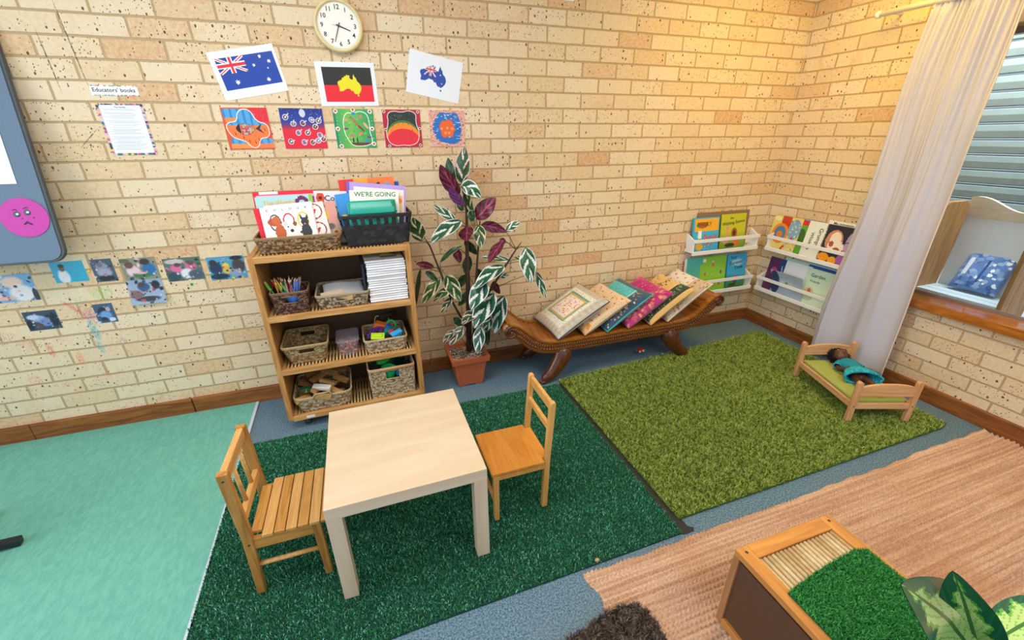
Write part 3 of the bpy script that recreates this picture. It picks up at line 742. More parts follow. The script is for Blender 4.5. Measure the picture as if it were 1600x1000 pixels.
def basket(label, loc, rz, wt, dt, wb, db, h, pal, rim, cell=.011, hole=None, A=.0016, loops=None, mat=None, gaps=False, rr_=.02, name='basket', rod=None, wallc=None, zback=0):
    mat = mat or WV
    t = thing(name, label, 'basket', loc, rz)
    nc = max(16, int(round((wt+dt)*2/cell/2))*2); nr = max(4, int(round(h/(cell*.75))))
    mb = MB(); mi = MB()
    for inner in (0, 1):
        B = mi if inner else mb; rows = []; th = .005 if inner else 0
        for j in range(2*nr+1):
            f = j/(2*nr); a = (wb+(wt-wb)*f)/2-th; b = (db+(dt-db)*f)/2-th
            P = rrect(a, b, rr_, 2*nc); row = []
            for i, (x, y) in enumerate(P):
                q = P[(i+1) % len(P)]; p = P[i-1]; dx, dy = q[0]-p[0], q[1]-p[1]; L = math.hypot(dx, dy) or 1
                s = -1 if inner else 1
                off = A*(1 if ((i//2)+(j//2)) % 2 else -.2)*(1 if j % 2 else .15)*s
                zz = h*f + zback*f*(1 if y > 0 else 0)*min(1, abs(y)/b)
                row.append((x+dy/L*off, y-dx/L*off, zz))
            rows.append(B.addv(row))
        n2 = 2*nc; PP = rrect(wt/2, dt/2, rr_, n2)
        for j in range(2*nr):
            f = (j+.5)/(2*nr)
            for i in range(n2):
                x, y = PP[i]
                if hole and abs(x) < hole[0]/2 and abs(abs(y)-dt/2) < .01 and hole[1] < f*h < hole[2]: continue
                if gaps and .72 < f < .88 and (i//2) % 2: continue
                c = pal[(hash((i//2, j//2, (i//2+j//2) % 2, inner)) % 9973) % len(pal)]
                B.sm = True
                fc = (rows[j]+i, rows[j]+(i+1) % n2, rows[j+1]+(i+1) % n2, rows[j+1]+i)
                B.addf([fc if not inner else fc[::-1]], c)
    mb.build('woven_wall', mat, t); mi.build('lining', mat, t)
    MB().prism(rrect(wb/2-.002, db/2-.002, rr_, 40), .001, .006, color=pal[3], plane='XY').build('base', mat, t, fixn=True)
    mr = MB(); P = rrect(wt/2-.002, dt/2-.002, rr_, 60); mr.cur = rim
    mr.tube([(x, y, h+(zback*min(1, abs(y)/(dt/2)) if y > 0 else 0)) for x, y in P], .0048, 6, closed=True)
    mr.tube([(x*1.006, y*1.008, h-.006+(zback*min(1, abs(y)/(dt/2)) if y > 0 else 0)) for x, y in P], .003, 6, closed=True)
    mr.build('rim', mat, t)
    if hole:
        for s in (-1, 1):
            q = MB(); q.cur = rim; yy = s*(dt/2-.001)-s*(dt-db)/2*(1-(hole[1]+hole[2])/2/h)
            q.tube([(-hole[0]/2, yy, hole[1]), (hole[0]/2, yy, hole[1])], .003, 6); q.tube([(-hole[0]/2, yy+s*.002, hole[2]), (hole[0]/2, yy+s*.002, hole[2])], .004, 6)
            q.build('handle_hole_binding', mat, t)
    for (lw, lh, s, tl) in (loops or []):
        q = MB(); q.cur = rim; yy = s*dt/2; pts = []
        for k in range(13):
            g = PI*k/12; pts.append((-lw/2*math.cos(g)*(1 if abs(math.cos(g)) < .9 else 1), yy+s*tl*math.sin(g), h-.01+lh*min(1, math.sin(g)*1.5)))
        q.tube(pts, .0042, 6); q.build('handle', mat, t)
    if rod:
        q = MB(); q.cyl((-wt/2+.004, -dt/2-.003, h-.004), (wt/2-.004, -dt/2-.003, h-.004), .0075, n=10)
        q.build('wooden_rod', wood('rod_wood', '#a9764a', '#c79a6e', .6, 0, 1), t)
    return t
# top of the bookcase
basket('low wide wicker tray full of picture books on top of the bookcase', BK(-.148, .17, 1.019), RZ, .405, .27, .37, .235, .080, ['#8d6e4c', '#6d5136', '#a5865f', '#57402b', '#b59a76', '#7d6246'], '#a58764', .010, name='wicker_tray', rr_=.03)
basket('black woven strap basket of books on top of the bookcase', BK(.232, .165, 1.019), RZ, .370, .265, .315, .22, .160, BLKS, '#1e2023', .021, A=.0022, mat=WVB, gaps=True, name='woven_basket', zback=.0)
# upper shelf
basket('dark brown wicker basket holding coloured pencils', BK(-.245, .095, .7045), RZ, .180, .17, .155, .145, .118, DARKS, '#8a6a58', .010, hole=(.07, .062, .098), name='wicker_basket')
basket('wide grey wicker basket with papers and wooden wedges on the upper shelf', BK(.008, .135, .7045), RZ, .272, .25, .235, .21, .078, GREYS, '#b6a78a', .010, hole=(.085, .040, .068), name='wicker_basket', rr_=.015)
# middle shelf
basket('empty tapered wicker basket on the middle shelf', BK(-.228, .155, .3935), RZ, .238, .27, .175, .19, .118, STRAW, '#bfa277', .011, hole=(.085, .070, .100), name='wicker_basket')
basket('light wicker basket of bright plastic toys on the middle shelf', BK(.197, .145, .3935), RZ, .245, .25, .215, .215, .085, WHITS, '#cdb78f', .011, loops=[(.09, .06, 1, .0), (.09, .012, -1, .012)], name='wicker_basket')
# bottom shelf
basket('wicker basket of loose timber blocks on the bottom shelf', BK(-.19, .165, .0935), RZ, .315, .31, .275, .27, .098, WHITS, '#cbb48c', .012, loops=[(.10, .035, -1, .012)], name='wicker_basket', rr_=.04)
basket('tall pale wicker hamper with a wooden rod rim on the bottom shelf', BK(.205, .155, .0935), RZ, .27, .29, .255, .26, .20, WHITS, '#d0bc98', .010, hole=(.075, .125, .182), rod=True, name='wicker_hamper', rr_=.015)

# pencils, each its own thing
PC = {}
def pmat(c, nm): return plain('paint_'+nm, c, .4)
PCOL = [('green', '#1f8a4a'), ('red', '#c8262e'), ('white', '#ddd8d0'), ('orange', '#e8963c'), ('blue', '#2477b8'), ('dark brown', '#4a2a22'), ('yellow', '#e6cf23'), ('lime green', '#55b83a'), ('maroon', '#7a1f33'), ('teal', '#136a5c'), ('pink', '#d59aa8'), ('black', '#2a2528')]
cup = [('blue', '#2f6fd0', -.235, .07), ('dark red', '#7c2226', -.285, .10)]
for cn, cc, cx, cy in cup:
    p = BK(cx, cy, .711); t = thing('pencil_cup', cn+' plastic cup holding pencils inside the dark brown wicker basket', 'cup', p, RZ)
    MB().lathe([(0, 0), (.026, 0), (.031, .085), (.029, .085), (.0245, .003), (0, .003)], 24).build('cup_body', pmat(cc, cn), t)
protoP = {}
for i in range(30):
    cn, cc = PCOL[i % 12]; a = i/30*2*PI*3.1
    g = cup[i % 2]; x0, y0 = g[2]+.016*math.cos(a*2.3), g[3]+.016*math.sin(a*2.3)
    lx = (i % 6-2.5)*.013+random.uniform(-.01, .01); ly = random.uniform(-.025, .02)
    b = BK(x0, y0, .716); e = BK(-.25+(x0+.25)*1.3+lx*1.6, y0+ly, .716+random.uniform(.150, .178))
    d = e-b; M = Matrix.Translation(b) @ d.to_track_quat('Z', 'Y').to_matrix().to_4x4()
    if cn not in protoP:
        t = thing('pencil', cn+' pencil standing in the dark brown wicker basket', 'pencil', matrix=M, group='coloured pencils in the dark wicker basket')
        MB().tube([(0, 0, 0), (0, 0, .155)], .0036, 6).build('barrel', pmat(cc, cn), t)
        MB().tube([(0, 0, .155), (0, 0, .168)], [.0036, .0014], 6).build('sharpened_wood', plain('pencil_wood', '#dcb98c', .7), t)
        MB().tube([(0, 0, .168), (0, 0, .173)], [.0014, .0003], 6).build('lead', pmat(cc, cn), t); protoP[cn] = t
    else:
        t = dup(protoP[cn], (0, 0, 0)); t.matrix_world = M
# papers + wooden wedges in the wide basket
mb = MB(); cv = Canvas(6, 6, '#dfe3ee')
p = BK(.015, .145, .732); o = MB().grid(lambda u, v: ((u-.5)*.21, (v-.5)*.18, .002+.05*v*v+.006*math.sin(u*5)), 12, 12, color='#f0f2fa').build('paper', PRM, None, solid=.002)
o.location = p; o.rotation_euler = (0, 0, RZ+.1); tag(o, 'white sheets of paper curling in the grey wicker basket', 'paper')
YW = wood('block_wood', '#b98c52', '#dbb57c', .6, 0, 1.2)
for i, (x, y, z, a, lab) in enumerate([(-.05, .075, .762, .25, 'larger pale wooden wedge in the grey wicker basket'), (.01, .045, .755, -.3, 'smaller honey wooden wedge in front in the grey wicker basket')]):
    o = MB().prism([(-.055, 0), (.055, 0), (.055, .026), (-.055, .008)], -.02, .02).build('wooden_wedge', YW if i else BIR, None, bevel=.001, fixn=True)
    o.location = BK(x, y, z); o.rotation_euler = (.25, .1, a); tag(o, lab, 'wooden toy')
mb = MB(); mb.cyl((-.05, 0, 0), (.05, 0, 0), .0025)
# stack of booklets
prot = None
for i in range(18):
    z = .7045+.0132*i; w_ = .203+random.uniform(-.004, .004); jx = random.uniform(-.004, .004); jy_ = random.uniform(-.004, .006)
    lab = 'white spined booklet in the tall pile at the right of the upper shelf'
    p = BK(.248+jx, .035+jy_, z)
    if prot is None:
        t = thing('booklet', lab, 'booklet', p, RZ, 'booklets piled on the upper shelf')
        mb = MB(); mb.grid(lambda u, v: ((u-.5)*.205, .006*abs(v*2-1)**2-.002, .0124*v), 4, 6)
        mb.box((0, .14, .0006), (.205, .275, .0011)); mb.box((0, .14, .0118), (.205, .275, .0011)); mb.build('cover', plain('booklet_cover', '#e4e5ea', .35), t)
        MB().box((0, .142, .0062), (.200, .262, .0095)).build('pages', PRM, t)
        prot = t
    else: t = dup(prot, p, (0, 0, RZ+random.uniform(-.03, .03)))
for ch in prot.children:
    if ch.name.startswith('pages'):
        at = ch.data.color_attributes.new('Col', 'FLOAT_COLOR', 'CORNER'); at.data.foreach_set('color', np.tile([.5, .48, .45, 1], len(ch.data.loops)).astype(np.float32))
t = thing('ring_binder', 'dark navy binder leaning beside the booklet pile', 'binder', BK(.128, .05, .7045), RZ)
MB().box((0, .11, .11), (.012, .22, .215)).build('binder_cover', plain('navy_card', '#1d2b44', .5), t, bevel=.002)
o = MB().grid(lambda u, v: ((u-.5)*.09, (v-.5)*.06, .012*math.sin(u*4)*math.sin(v*3)+.004), 10, 8).build('cloth', plain('olive_cloth', '#6b6a3c', .9), None, solid=.003)
o.location = BK(.27, .10, .951); tag(o, 'olive cloth scrap lying on top of the booklet pile', 'cloth')
# plastic tub
t = thing('plastic_tub', 'clear plastic tub with lid holding orange pieces on the middle shelf', 'tub', BK(-.012, .15, .3935), RZ)
m, nt, b = newmat('clear_plastic'); k = NT(nt)
tr = k.n('ShaderNodeBsdfTransparent'); tr.inputs[0].default_value = (.95, .92, .97, 1); b.inputs['Base Color'].default_value = (.7, .66, .74, 1); b.inputs['Roughness'].default_value = .2
ms = k.n('ShaderNodeMixShader'); ms.inputs[0].default_value = .2; k.l(tr.outputs[0], ms.inputs[1]); k.l(b.outputs[0], ms.inputs[2]); k.l(ms.outputs[0], nt.nodes['Material Output'].inputs[0])
def tubm(h, z0, a0, a1, b0, b1):
    mb = MB(); rows = [mb.addv([(x, y, z) for x, y in rrect(a, bq, .02, 40)]) for a, bq, z in ((a0-.003, b0-.003, z0), (a0, b0, z0+.003), (a1, b1, z0+h))]
    mb.sm = True
    for q, p in zip(rows, rows[1:]): mb.addf([(q+i, q+(i+1) % 40, p+(i+1) % 40, p+i) for i in range(40)])
    mb.sm = False; mb.addf([tuple(reversed(range(rows[0], rows[0]+40)))]); return mb, rows
mb, _ = tubm(.082, 0, .052, .060, .080, .090); mb.build('tub_body', m, t)
mb, rw = tubm(.012, .081, .064, .063, .094, .092); mb.addf([tuple(range(rw[2], rw[2]+40))])
mb.build('lid', m, t)
for i in range(16):
    o = MB().tube([(-.012, 0, 0), (-.004, .006, 0), (.006, .004, .004), (.012, -.004, 0)], .006, 6).build('foam_piece', plain('peach_foam', '#e88a58', .7), None)
    o.location = BK(-.012+(i % 4-1.5)*.024, .15+((i//4) % 4-1.5)*.034, .4045+.020*((i*7) % 3)); o.rotation_euler = (random.random(), random.random(), random.random()*6)
    tag(o, 'peach coloured piece inside the clear plastic tub', 'toy piece', 'peach pieces in the clear tub')
# bright toys in the light basket
def toy(name, lab, c, fn, loc, rot, cat='toy'):
    mb = MB(); fn(mb); o = mb.build(name, plain('toy_'+c[1:], c, .35, .02), None, bevel=.002); o.location = loc; o.rotation_euler = rot; return tag(o, lab, cat)
def scoop(mb):
    mb.lathe([(0, 0), (.022, 0), (.024, .05), (.022, .05), (.020, .003), (0, .003)], 16); mb.box((.04, 0, .04), (.04, .012, .006))
toy('toy_scoop', 'orange plastic scoop on top of the bright toys', '#f07a2a', lambda mb: (mb.box((0, 0, 0), (.085, .045, .035), taper=.8), mb.box((.05, 0, .005), (.03, .02, .02))), BK(.185, .17, .505), (.2, .3, -.35))
toy('toy_block', 'lime green plastic block in the bright toy basket', '#b8e02a', lambda mb: (mb.box((0, 0, 0), (.075, .045, .03)), mb.box((0, 0, .018), (.05, .02, .008))), BK(.155, .06, .480), (.5, .1, -.1))
toy('toy_ring', 'green plastic ring in the bright toy basket', '#35b565', lambda mb: mb.tube([(.026*math.cos(a*PI/10), .026*math.sin(a*PI/10), 0) for a in range(20)], .008, 8, closed=True), BK(.245, .16, .505), (1.0, .3, .2))
toy('toy_boat', 'sky blue plastic boat in the bright toy basket', '#3aa6e8', lambda mb: mb.prism([(-.035, .02), (.035, .02), (.022, -.012), (-.022, -.012)], -.016, .016), BK(.26, .05, .485), (.3, -.2, .4))
toy('toy_block', 'teal plastic cube in the bright toy basket', '#1f9a9a', lambda mb: mb.box((0, 0, 0), (.035, .035, .035)), BK(.215, .10, .488), (.5, .4, .3))
toy('toy_disc', 'red plastic disc between the bright toys', '#d9402f', lambda mb: mb.cyl((0, 0, -.007), (0, 0, .007), .018), BK(.235, .075, .492), (1.1, .2, .4))
toy('toy_block', 'blue plastic cube between the bright toys', '#2f62c8', lambda mb: mb.box((0, 0, 0), (.03, .03, .03)), BK(.225, .125, .505), (.2, .7, .3))
def squig(mb):
    for j in range(5): mb.tube([(.045*math.cos(i*.6+j), .04*math.sin(i*.9+j*1.3), .012*math.sin(i*1.7+j)) for i in range(9)], .0035, 6)
toy('toy_garland', 'purple plastic strings tangled in the bright toy basket', '#7a3fb5', squig, BK(.145, .12, .490), (.2, 0, 0))
o = MB().cyl((-.05, 0, 0), (.05, .02, .01), .018, n=14).build('cardboard_roll', plain('dark_roll', '#3b2c22', .8)); o.location = BK(.235, .26, .52); tag(o, 'dark brown roll lying behind the bright toys', 'roll')
# timber blocks
BLW = [wood('timber_a', '#a5773e', '#c99f62', .65, 0, 1), wood('timber_b', '#8a6236', '#b78a52', .65, 0, 1)]
BL = [(-.30, .05, .17, 1.2, .3, .8, 0), (-.26, .10, .20, -.3, .5, .9, 0), (-.215, .07, .21, .8, .3, 1.1, 1), (-.16, .12, .215, -.6, .3, -.5, 0), (-.13, .06, .185, .2, .5, -.6, 0), (-.29, .2, .185, .5, 1.0, .3, 1),
 (-.22, .2, .215, .2, -.2, .7, 0), (-.15, .22, .225, .3, .4, -.4, 0), (-.09, .16, .20, 0, .5, -.5, 1), (-.19, .02, .18, .2, .1, -.2, 0), (-.10, .26, .215, .2, .2, -.3, 1), (-.25, .27, .20, 1.2, .2, .5, 1), (-.17, .15, .165, .2, .1, 1.4, 1), (-.28, .13, .145, .2, .3, .1, 0), (-.12, .09, .145, 0, .1, .6, 1)]
for i, (x, y, z, rx, ry, rz, mi_) in enumerate(BL):
    o = MB().box((0, 0, 0), (.095, .034, .020)).build('timber_block', BLW[mi_], None, bevel=.0015)
    o.location = BK(x, y, z); o.rotation_euler = (rx*.6, ry*.6, rz)
    tag(o, ('pale' if mi_ == 0 else 'brown')+' timber plank block in the wicker basket on the bottom shelf', 'wooden block', 'timber blocks in the bottom basket')
toy('white_block', 'whitewashed block at the front of the timber blocks', '#d6d2c8', lambda mb: mb.box((0, 0, 0), (.10, .035, .02)), BK(-.19, .055, .222), (.2, .1, -.3), 'wooden block')
toy('green_block', 'dark green block among the timber blocks', '#2f5a3a', lambda mb: mb.box((0, 0, 0), (.06, .035, .02)), BK(-.275, .075, .215), (.1, .1, .1), 'wooden block')
# green toys in hamper
toy('toy_shovel', 'green plastic shovel in the tall wicker hamper', '#2fb04a', lambda mb: (mb.sphere((0, 0, 0), (.05, .035, .02), 14, 8), mb.box((.06, 0, 0), (.06, .015, .012))), BK(.17, .14, .29), (.3, -.3, .3))
toy('toy_bucket', 'green plastic bucket seen through the hamper handle hole', '#25b060', lambda mb: mb.lathe([(0, 0), (.035, 0), (.045, .08), (.042, .08), (.032, .004), (0, .004)], 20), BK(.18, .075, .19), (.2, .1, .3))
toy('toy_block', 'light blue plastic block seen through the hamper handle hole', '#2f9ad0', lambda mb: mb.box((0, 0, 0), (.04, .03, .04)), BK(.25, .055, .235), (.2, .1, .3))
toy('toy_arch', 'brown wooden arch on the green toys in the hamper', '#a3713a', lambda mb: mb.tube([(.03*math.cos(a*PI/8), .03*math.sin(a*PI/8), 0) for a in range(9)], .008, 8), BK(.19, .12, .315), (.6, .2, .2))
toy('toy_hull', 'dark plastic bowl filling the tall wicker hamper', '#16584a', lambda mb: mb.lathe([(0, 0), (.06, .0), (.085, .09), (.08, .09), (.055, .006), (0, .006)], 24), BK(.215, .185, .14), (0, 0, 0))
# ------------------------------------------------------------------ books standing in the tray
def BM(x, y, z, lean=14, rz=0, roll=0): return Matrix.Translation(BK(x, y, z)) @ Matrix.Rotation(RZ+R(rz), 4, 'Z') @ Matrix.Rotation(R(-lean), 4, 'X') @ Matrix.Rotation(R(roll), 4, 'Y')
cv = Canvas(72, 66, '#f5f2ee')
cv.rect(.10, .16, .95, .98, '#dfe3e8').rect(.115, .175, .94, .97, '#f6f4f2')
for cu_, cc in ((.24, '#4a5560'), (.5, '#d9283c'), (.78, '#efc21c')):
    cv.ell(cu_, .38, .115, .20, cc).ell(cu_, .38, .09, .165, '#f6f4f2')
cv.ell(.22, .36, .13, .09, '#b8552f').ell(.26, .33, .08, .1, '#c8673a').ell(.30, .62, .10, .2, '#c2602f').ell(.24, .86, .04, .1, '#b5562b').ell(.35, .86, .04, .1, '#b5562b')
cv.ell(.49, .50, .11, .13, '#efeae6').ell(.42, .42, .04, .06, '#d8d0ca').ell(.52, .60, .04, .035, '#2c2b2e').ell(.46, .5, .015, .015, '#222222').ell(.5, .8, .12, .14, '#f0ebe6').ell(.60, .44, .04, .06, '#8a5a3a').ell(.66, .68, .07, .07, '#ece8e6').ell(.68, .66, .02, .02, '#333333')
cv.poly([(.55, .8), (.82, .72), (.84, .82), (.6, .93)], '#d3243a')
cv.ell(.80, .42, .075, .10, '#37373c').ell(.80, .66, .10, .2, '#3b3b40').poly([(.73, .36), (.72, .22), (.78, .33)], '#37373c').poly([(.82, .33), (.88, .22), (.87, .37)], '#37373c').ell(.79, .47, .015, .02, '#e58a94')
book('white picture book with three puppies at the front of the wicker tray', cv, .236, .207, .008, BM(-.176, .070, 1.040, 15, 0, -3),
     [(ch, .13+.148*i, .085, .016, '#555555') for i, ch in enumerate('COLOUR')], '#f0eeea')
cv = Canvas(60, 60, '#e3e9ee'); book('plain white book right behind the puppies book', cv, .22, .20, .006, BM(-.165, .09, 1.052, 13, 0, -3), (), '#d9c9b0')
cv = Canvas(60, 60, '#a9d5d8'); cv.ell(.8, .14, .12, .12, '#6a1f63').ell(.8, .17, .06, .07, '#a9d5d8').rect(.93, 0, 1, 1, '#8cc63f').speck(14, ['#e8f5f5'], .012)
book('pale blue picture book with yellow title in the wicker tray', cv, .262, .252, .008, BM(-.188, .120, 1.035, 13, 0, -1), [('The Wonky', .40, .125, .030, '#e8b51f')], '#a9d5d8')
book('red book at the far left of the wicker tray', Canvas(10, 10, '#e3263a'), .24, .215, .006, BM(-.198, .098, 1.03, 14, 0, -5), (), '#c81f33')
cv = Canvas(40, 20, '#d4379e'); cv.rect(0, 0, 1, .04, '#f0b0d8').rect(0, .05, 1, .1, '#b52a86')
book('magenta picture book behind the pale blue one', cv, .265, .26, .006, BM(-.185, .135, 1.03, 12), (), '#c43092')
cv = Canvas(40, 20, '#e02a40'); cv.rect(.1, 0, .4, .03, '#f0e8e0').rect(.6, .0, .8, .02, '#f8f0e8')
book('tall crimson book tallest at the back of the wicker tray', cv, .285, .275, .006, BM(-.19, .155, 1.03, 10), (), '#d42338')
cv = Canvas(30, 50, '#f2e6de')
for cy in (.22, .68): cv.ell(.45, cy, .42, .2, '#a03050').ell(.45, cy, .36, .17, '#f5eee8'); cv.poly([(.3, cy-.03), (.45, cy+.09), (.6, cy-.03), (.52, cy-.07), (.45, cy-.03), (.38, cy-.07)], '#d8263c')
book('cream book with red hearts in round frames', cv, .10, .20, .007, BM(-.045, .09, 1.052, 15, 0, -6), (), '#e5cfb6')
cv = Canvas(40, 56, '#d99a90'); cv.put(np.clip((cv.V-.55)*3, 0, 1), '#7c8a94').ell(.45, .33, .2, .13, '#e8b02a').ell(.45, .5, .13, .2, '#d8c070').ell(.5, .48, .06, .07, '#8a2a3a').ell(.15, .8, .1, .14, '#c9a64a').ell(.75, .8, .15, .10, '#caa23c').ell(.75, .8, .09, .06, '#8a2f30').ell(.6, .62, .2, .09, '#6a5a5a', .5)
book('dusty pink picture book leaning in the right end of the tray', cv, .115, .20, .008, BM(.005, .095, 1.050, 15, 0, -7), [('small', .42, .10, .02, '#7a3a3a')], '#c98f88')
cv = Canvas(50, 50, '#dfe3ec'); cv.ell(.18, .13, .12, .10, '#e0452c').ell(.18, .13, .05, .04, '#3a2a20').speck(120, ['#9aa2b4', '#b4bccb'], .008, (.1, .3, .98, .55))
book('white book with a red poppy and handwritten title', cv, .17, .265, .007, BM(.018, .150, 1.03, 9, 0, 3), [('Corms', .62, .14, .040, '#222222'), ('mm anw', .42, .30, .022, '#444444'), ('wrm', .78, .40, .022, '#444444')], '#e6e8ee')
# books in the black basket
cv = Canvas(60, 60, '#b59be0'); cv.rect(0, 0, .05, 1, '#7d5cc4').rect(.12, .08, .97, 1, '#efeae6').rect(.78, .2, .95, .98, '#f2c9a8').ell(.87, .3, .07, .06, '#f08a2a').ell(.85, .55, .06, .08, '#3a3a3a')
book('large lilac edged picture book in the black basket', cv, .305, .27, .010, BM(.232, .14, 1.055, 10, 0, 7), (), '#6d4fc0')
cv = Canvas(50, 50, '#f3f1ec'); cv.rect(0, 0, .1, .3, '#eaf0e0')
book('white book titled in green capitals behind the teal pouch', cv, .25, .243, .008, BM(.232, .112, 1.05, 10, 0, 3), [("WE'RE GOING", .52, .085, .033, '#2f7d3a')], '#efe9e0')
cv = Canvas(60, 50, '#f07a3e'); cv.rect(0, 0, .3, 1, '#e2382f').rect(.27, 0, .52, 1, '#f2a81f').ell(.86, .2, .10, .10, '#5fa8e0').ell(.9, .24, .05, .06, '#d97ab0').line([(.58, .17), (.72, .10)], .04, '#33302c').ell(.4, .14, .06, .05, '#8a6a20')
book('red, yellow and orange picture book at the back of the black basket', cv, .285, .305, .009, BM(.226, .175, 1.045, 7, 0, -2), (), '#d9572b')
book('bright blue book at the left end of the black basket', Canvas(8, 8, '#3b93dc'), .14, .235, .006, BM(.135, .125, 1.05, 10, 0, -5), (), '#2f7fc8')
book('dark blue book poking up at the right rear of the black basket', Canvas(8, 8, '#2358b8'), .12, .285, .006, BM(.325, .198, 1.04, 6), (), '#1f4ba0')
book('sky blue book between the orange and the lilac books', Canvas(8, 8, '#4fb4e4'), .16, .265, .006, BM(.265, .158, 1.045, 9), (), '#4fb4e4')
book('pink book at the left rear of the black basket', Canvas(8, 8, '#e8436a'), .12, .275, .006, BM(.135, .185, 1.04, 7), (), '#d83a60')
# teal pouch
t = thing('teal_pouch', 'teal plastic folding pouch at the front of the black basket', 'pouch', BK(.222, .085, 1.05), RZ)
TL = plain('teal_plastic', '#12a08e', .3, .12, 18, .6)
mb = MB(); mb.grid(lambda u, v: ((u-.5)*.245, .03*v+.004*math.sin(u*9+v*5), .192*v), 24, 16); mb.build('pouch_body', TL, t, solid=.012)
mb = MB(); mb.grid(lambda u, v: ((u-.5)*.225, -.014+.03*v+.006*math.sin(PI*v)*-1, .130+.065*v), 20, 8); mb.build('flap', TL, t, solid=.004)
mb = MB(); mb.tube([(-.125, .012, .13), (.125, .014, .135)], .004); mb.tube([(.105, .0, .19), (.108, -.004, .12)], .007); mb.build('strap', plain('teal_dark', '#0c7d5c', .5), t)
for x, c, nm in ((.07, '#e8c32a', 'yellow toy part sticking out at the left of the black basket'), (.375, '#e8c52f', 'yellow toy part sticking out at the right of the black basket')):
    o = MB().cyl((0, 0, 0), (0, .0, .03), .012, n=12).build('yellow_peg', plain('peg_yellow', '#e5b92a', .5)); o.location = BK(x, .19, 1.155) if x > .3 else BK(x+.012, .13, 1.145); tag(o, nm, 'toy')

# ------------------------------------------------------------------ potted plant in the corner behind the table
LEAF = attrmat('leaf_skin', .38, .5, .12, 60, .1)
def leafcol(kind, s, w, ph):
    a = abs(w)
    if kind == 'purple':
        f = (s*4.2 - a*1.5 + ph) % 1
        if a < .06: return '#b0405e'
        return '#9c2f52' if f < .30 and a < .85 else ('#4e1f30' if f < .85 else '#3a1826')
    if kind == 'mauve': return '#8c3f92' if (s*4-a*1.5+ph) % 1 < .5 else '#5c2864'
    cr, g1, g2, ed = {'cream': ('#ecd9ae', '#35602f', '#274c28', '#e9dcc0'), 'pink': ('#e8c6c0', '#2d5a36', '#1f4429', '#d9b8b4'), 'silver': ('#dfe3e0', '#256248', '#184a3a', '#e4e8e6'), 'white': ('#efefe6', '#2e6a34', '#205026', '#f2f0e6'), 'dark': ('#3d6a3a', '#24452a', '#1b3720', '#cdbf98')}[kind]
    if a > .93: return ed
    if a < .045: return cr
    f = (s*(2.4 if w > 0 else 2.0) - a*.85 + ph + (.35 if w > 0 else 0)) % 1
    lim = .30 if kind in ('silver', 'white') else .22
    if f < lim and a > .04: return cr
    return g1 if f < .7 else g2
def leaf(mb, base, tip, width, kind='cream', sag=.15, face=None, back=True, fold=.18, ph=None, ns=36, nw=18, cf=None):
    base = Vector(base); tip = Vector(tip); ph = random.random() if ph is None else ph
    L = (tip-base).length; ctr = (base+tip)/2+Vector((0, 0, sag*L))
    face = Vector(face) if face is not None else (CAM-ctr).normalized()+Vector((random.uniform(-.35, .35), 0, random.uniform(-.1, .5)))
    def cl(s): return base*(1-s)**2+ctr*2*s*(1-s)+tip*s*s
    def pt(s, w, o):
        p = cl(s); tg = (cl(min(1, s+.02))-cl(max(0, s-.02))).normalized()
        ac = tg.cross(face).normalized(); nn = ac.cross(tg).normalized()
        pr = (math.sin(PI*min(1, s**.82))**.75)*(1 if s < .999 else 0)
        hw = width/2*pr+.0004
        return p+ac*hw*w+nn*(abs(w)*fold*hw+.05*hw*math.sin(s*14+w*2)+o)
    cf = cf or leafcol
    cc = [[cf(kind, (i+.5)/ns, 2*(j+.5)/nw-1, ph) for j in range(nw)] for i in range(ns)]
    mb.grid(lambda u, v: tuple(pt(v, 2*u-1, 0)), nw, ns, colors=cc)
    if back:
        bc = '#6b2440' if kind not in ('purple', 'mauve') else '#33552f'
        if cf is not leafcol: bc = '#2f6a3a'
        mb.grid(lambda u, v: tuple(pt(v, 2*u-1, -.0012)), nw, ns, color=bc, flip=True)
pl = thing('potted_plant', 'tall potted plant with striped cream, green and maroon leaves beside the bookcase', 'plant', (-2.665, -.205, 0))
o_ = Vector((-2.665, -.205, 0))
POT = plain('terracotta_plastic', '#b3603c', .45, .04)
def frus(mb, a0, a1, z0, z1, b0=None, b1=None):
    i = mb.addv([(x*a0, y*(b0 or a0), z0) for x, y in ((-1,-1),(1,-1),(1,1),(-1,1))]+[(x*a1, y*(b1 or a1), z1) for x, y in ((-1,-1),(1,-1),(1,1),(-1,1))])
    mb.addf([(i,i+1,i+5,i+4),(i+1,i+2,i+6,i+5),(i+2,i+3,i+7,i+6),(i+3,i,i+4,i+7)]); return i
mb = MB(); i = frus(mb, .082, .108, .012, .195); mb.addf([(i+3, i+2, i+1, i)])
for s in range(11):
    x = (s-5)*.0145
    for sg in (-1, 1):
        mb.bar((x, sg*.0825, .02), (x*1.25, sg*.107, .19), .004, .004); mb.bar((sg*.0825, x, .02), (sg*.107, x*1.25, .19), .004, .004)
for x in (-.055, .055):
    for y in (-.055, .055): mb.box((x, y, .006), (.04, .04, .012))
mb.build('pot', POT, pl)
mb = MB(); frus(mb, .122, .128, .190, .228); i1 = frus(mb, .108, .112, .19, .228)
a = mb.n; mb.addv([(x*.128, y*.128, .228) for x, y in ((-1,-1),(1,-1),(1,1),(-1,1))]+[(x*.112, y*.112, .228) for x, y in ((-1,-1),(1,-1),(1,1),(-1,1))])
mb.addf([(a+j, a+(j+1) % 4, a+4+(j+1) % 4, a+4+j) for j in range(4)])
a = mb.n; mb.addv([(x*.122, y*.122, .19) for x, y in ((-1,-1),(1,-1),(1,1),(-1,1))]+[(x*.104, y*.104, .19) for x, y in ((-1,-1),(1,-1),(1,1),(-1,1))])
mb.addf([(a+(j+1) % 4, a+j, a+4+j, a+4+(j+1) % 4) for j in range(4)])
mb.build('pot_rim', POT, pl, solid=.002)
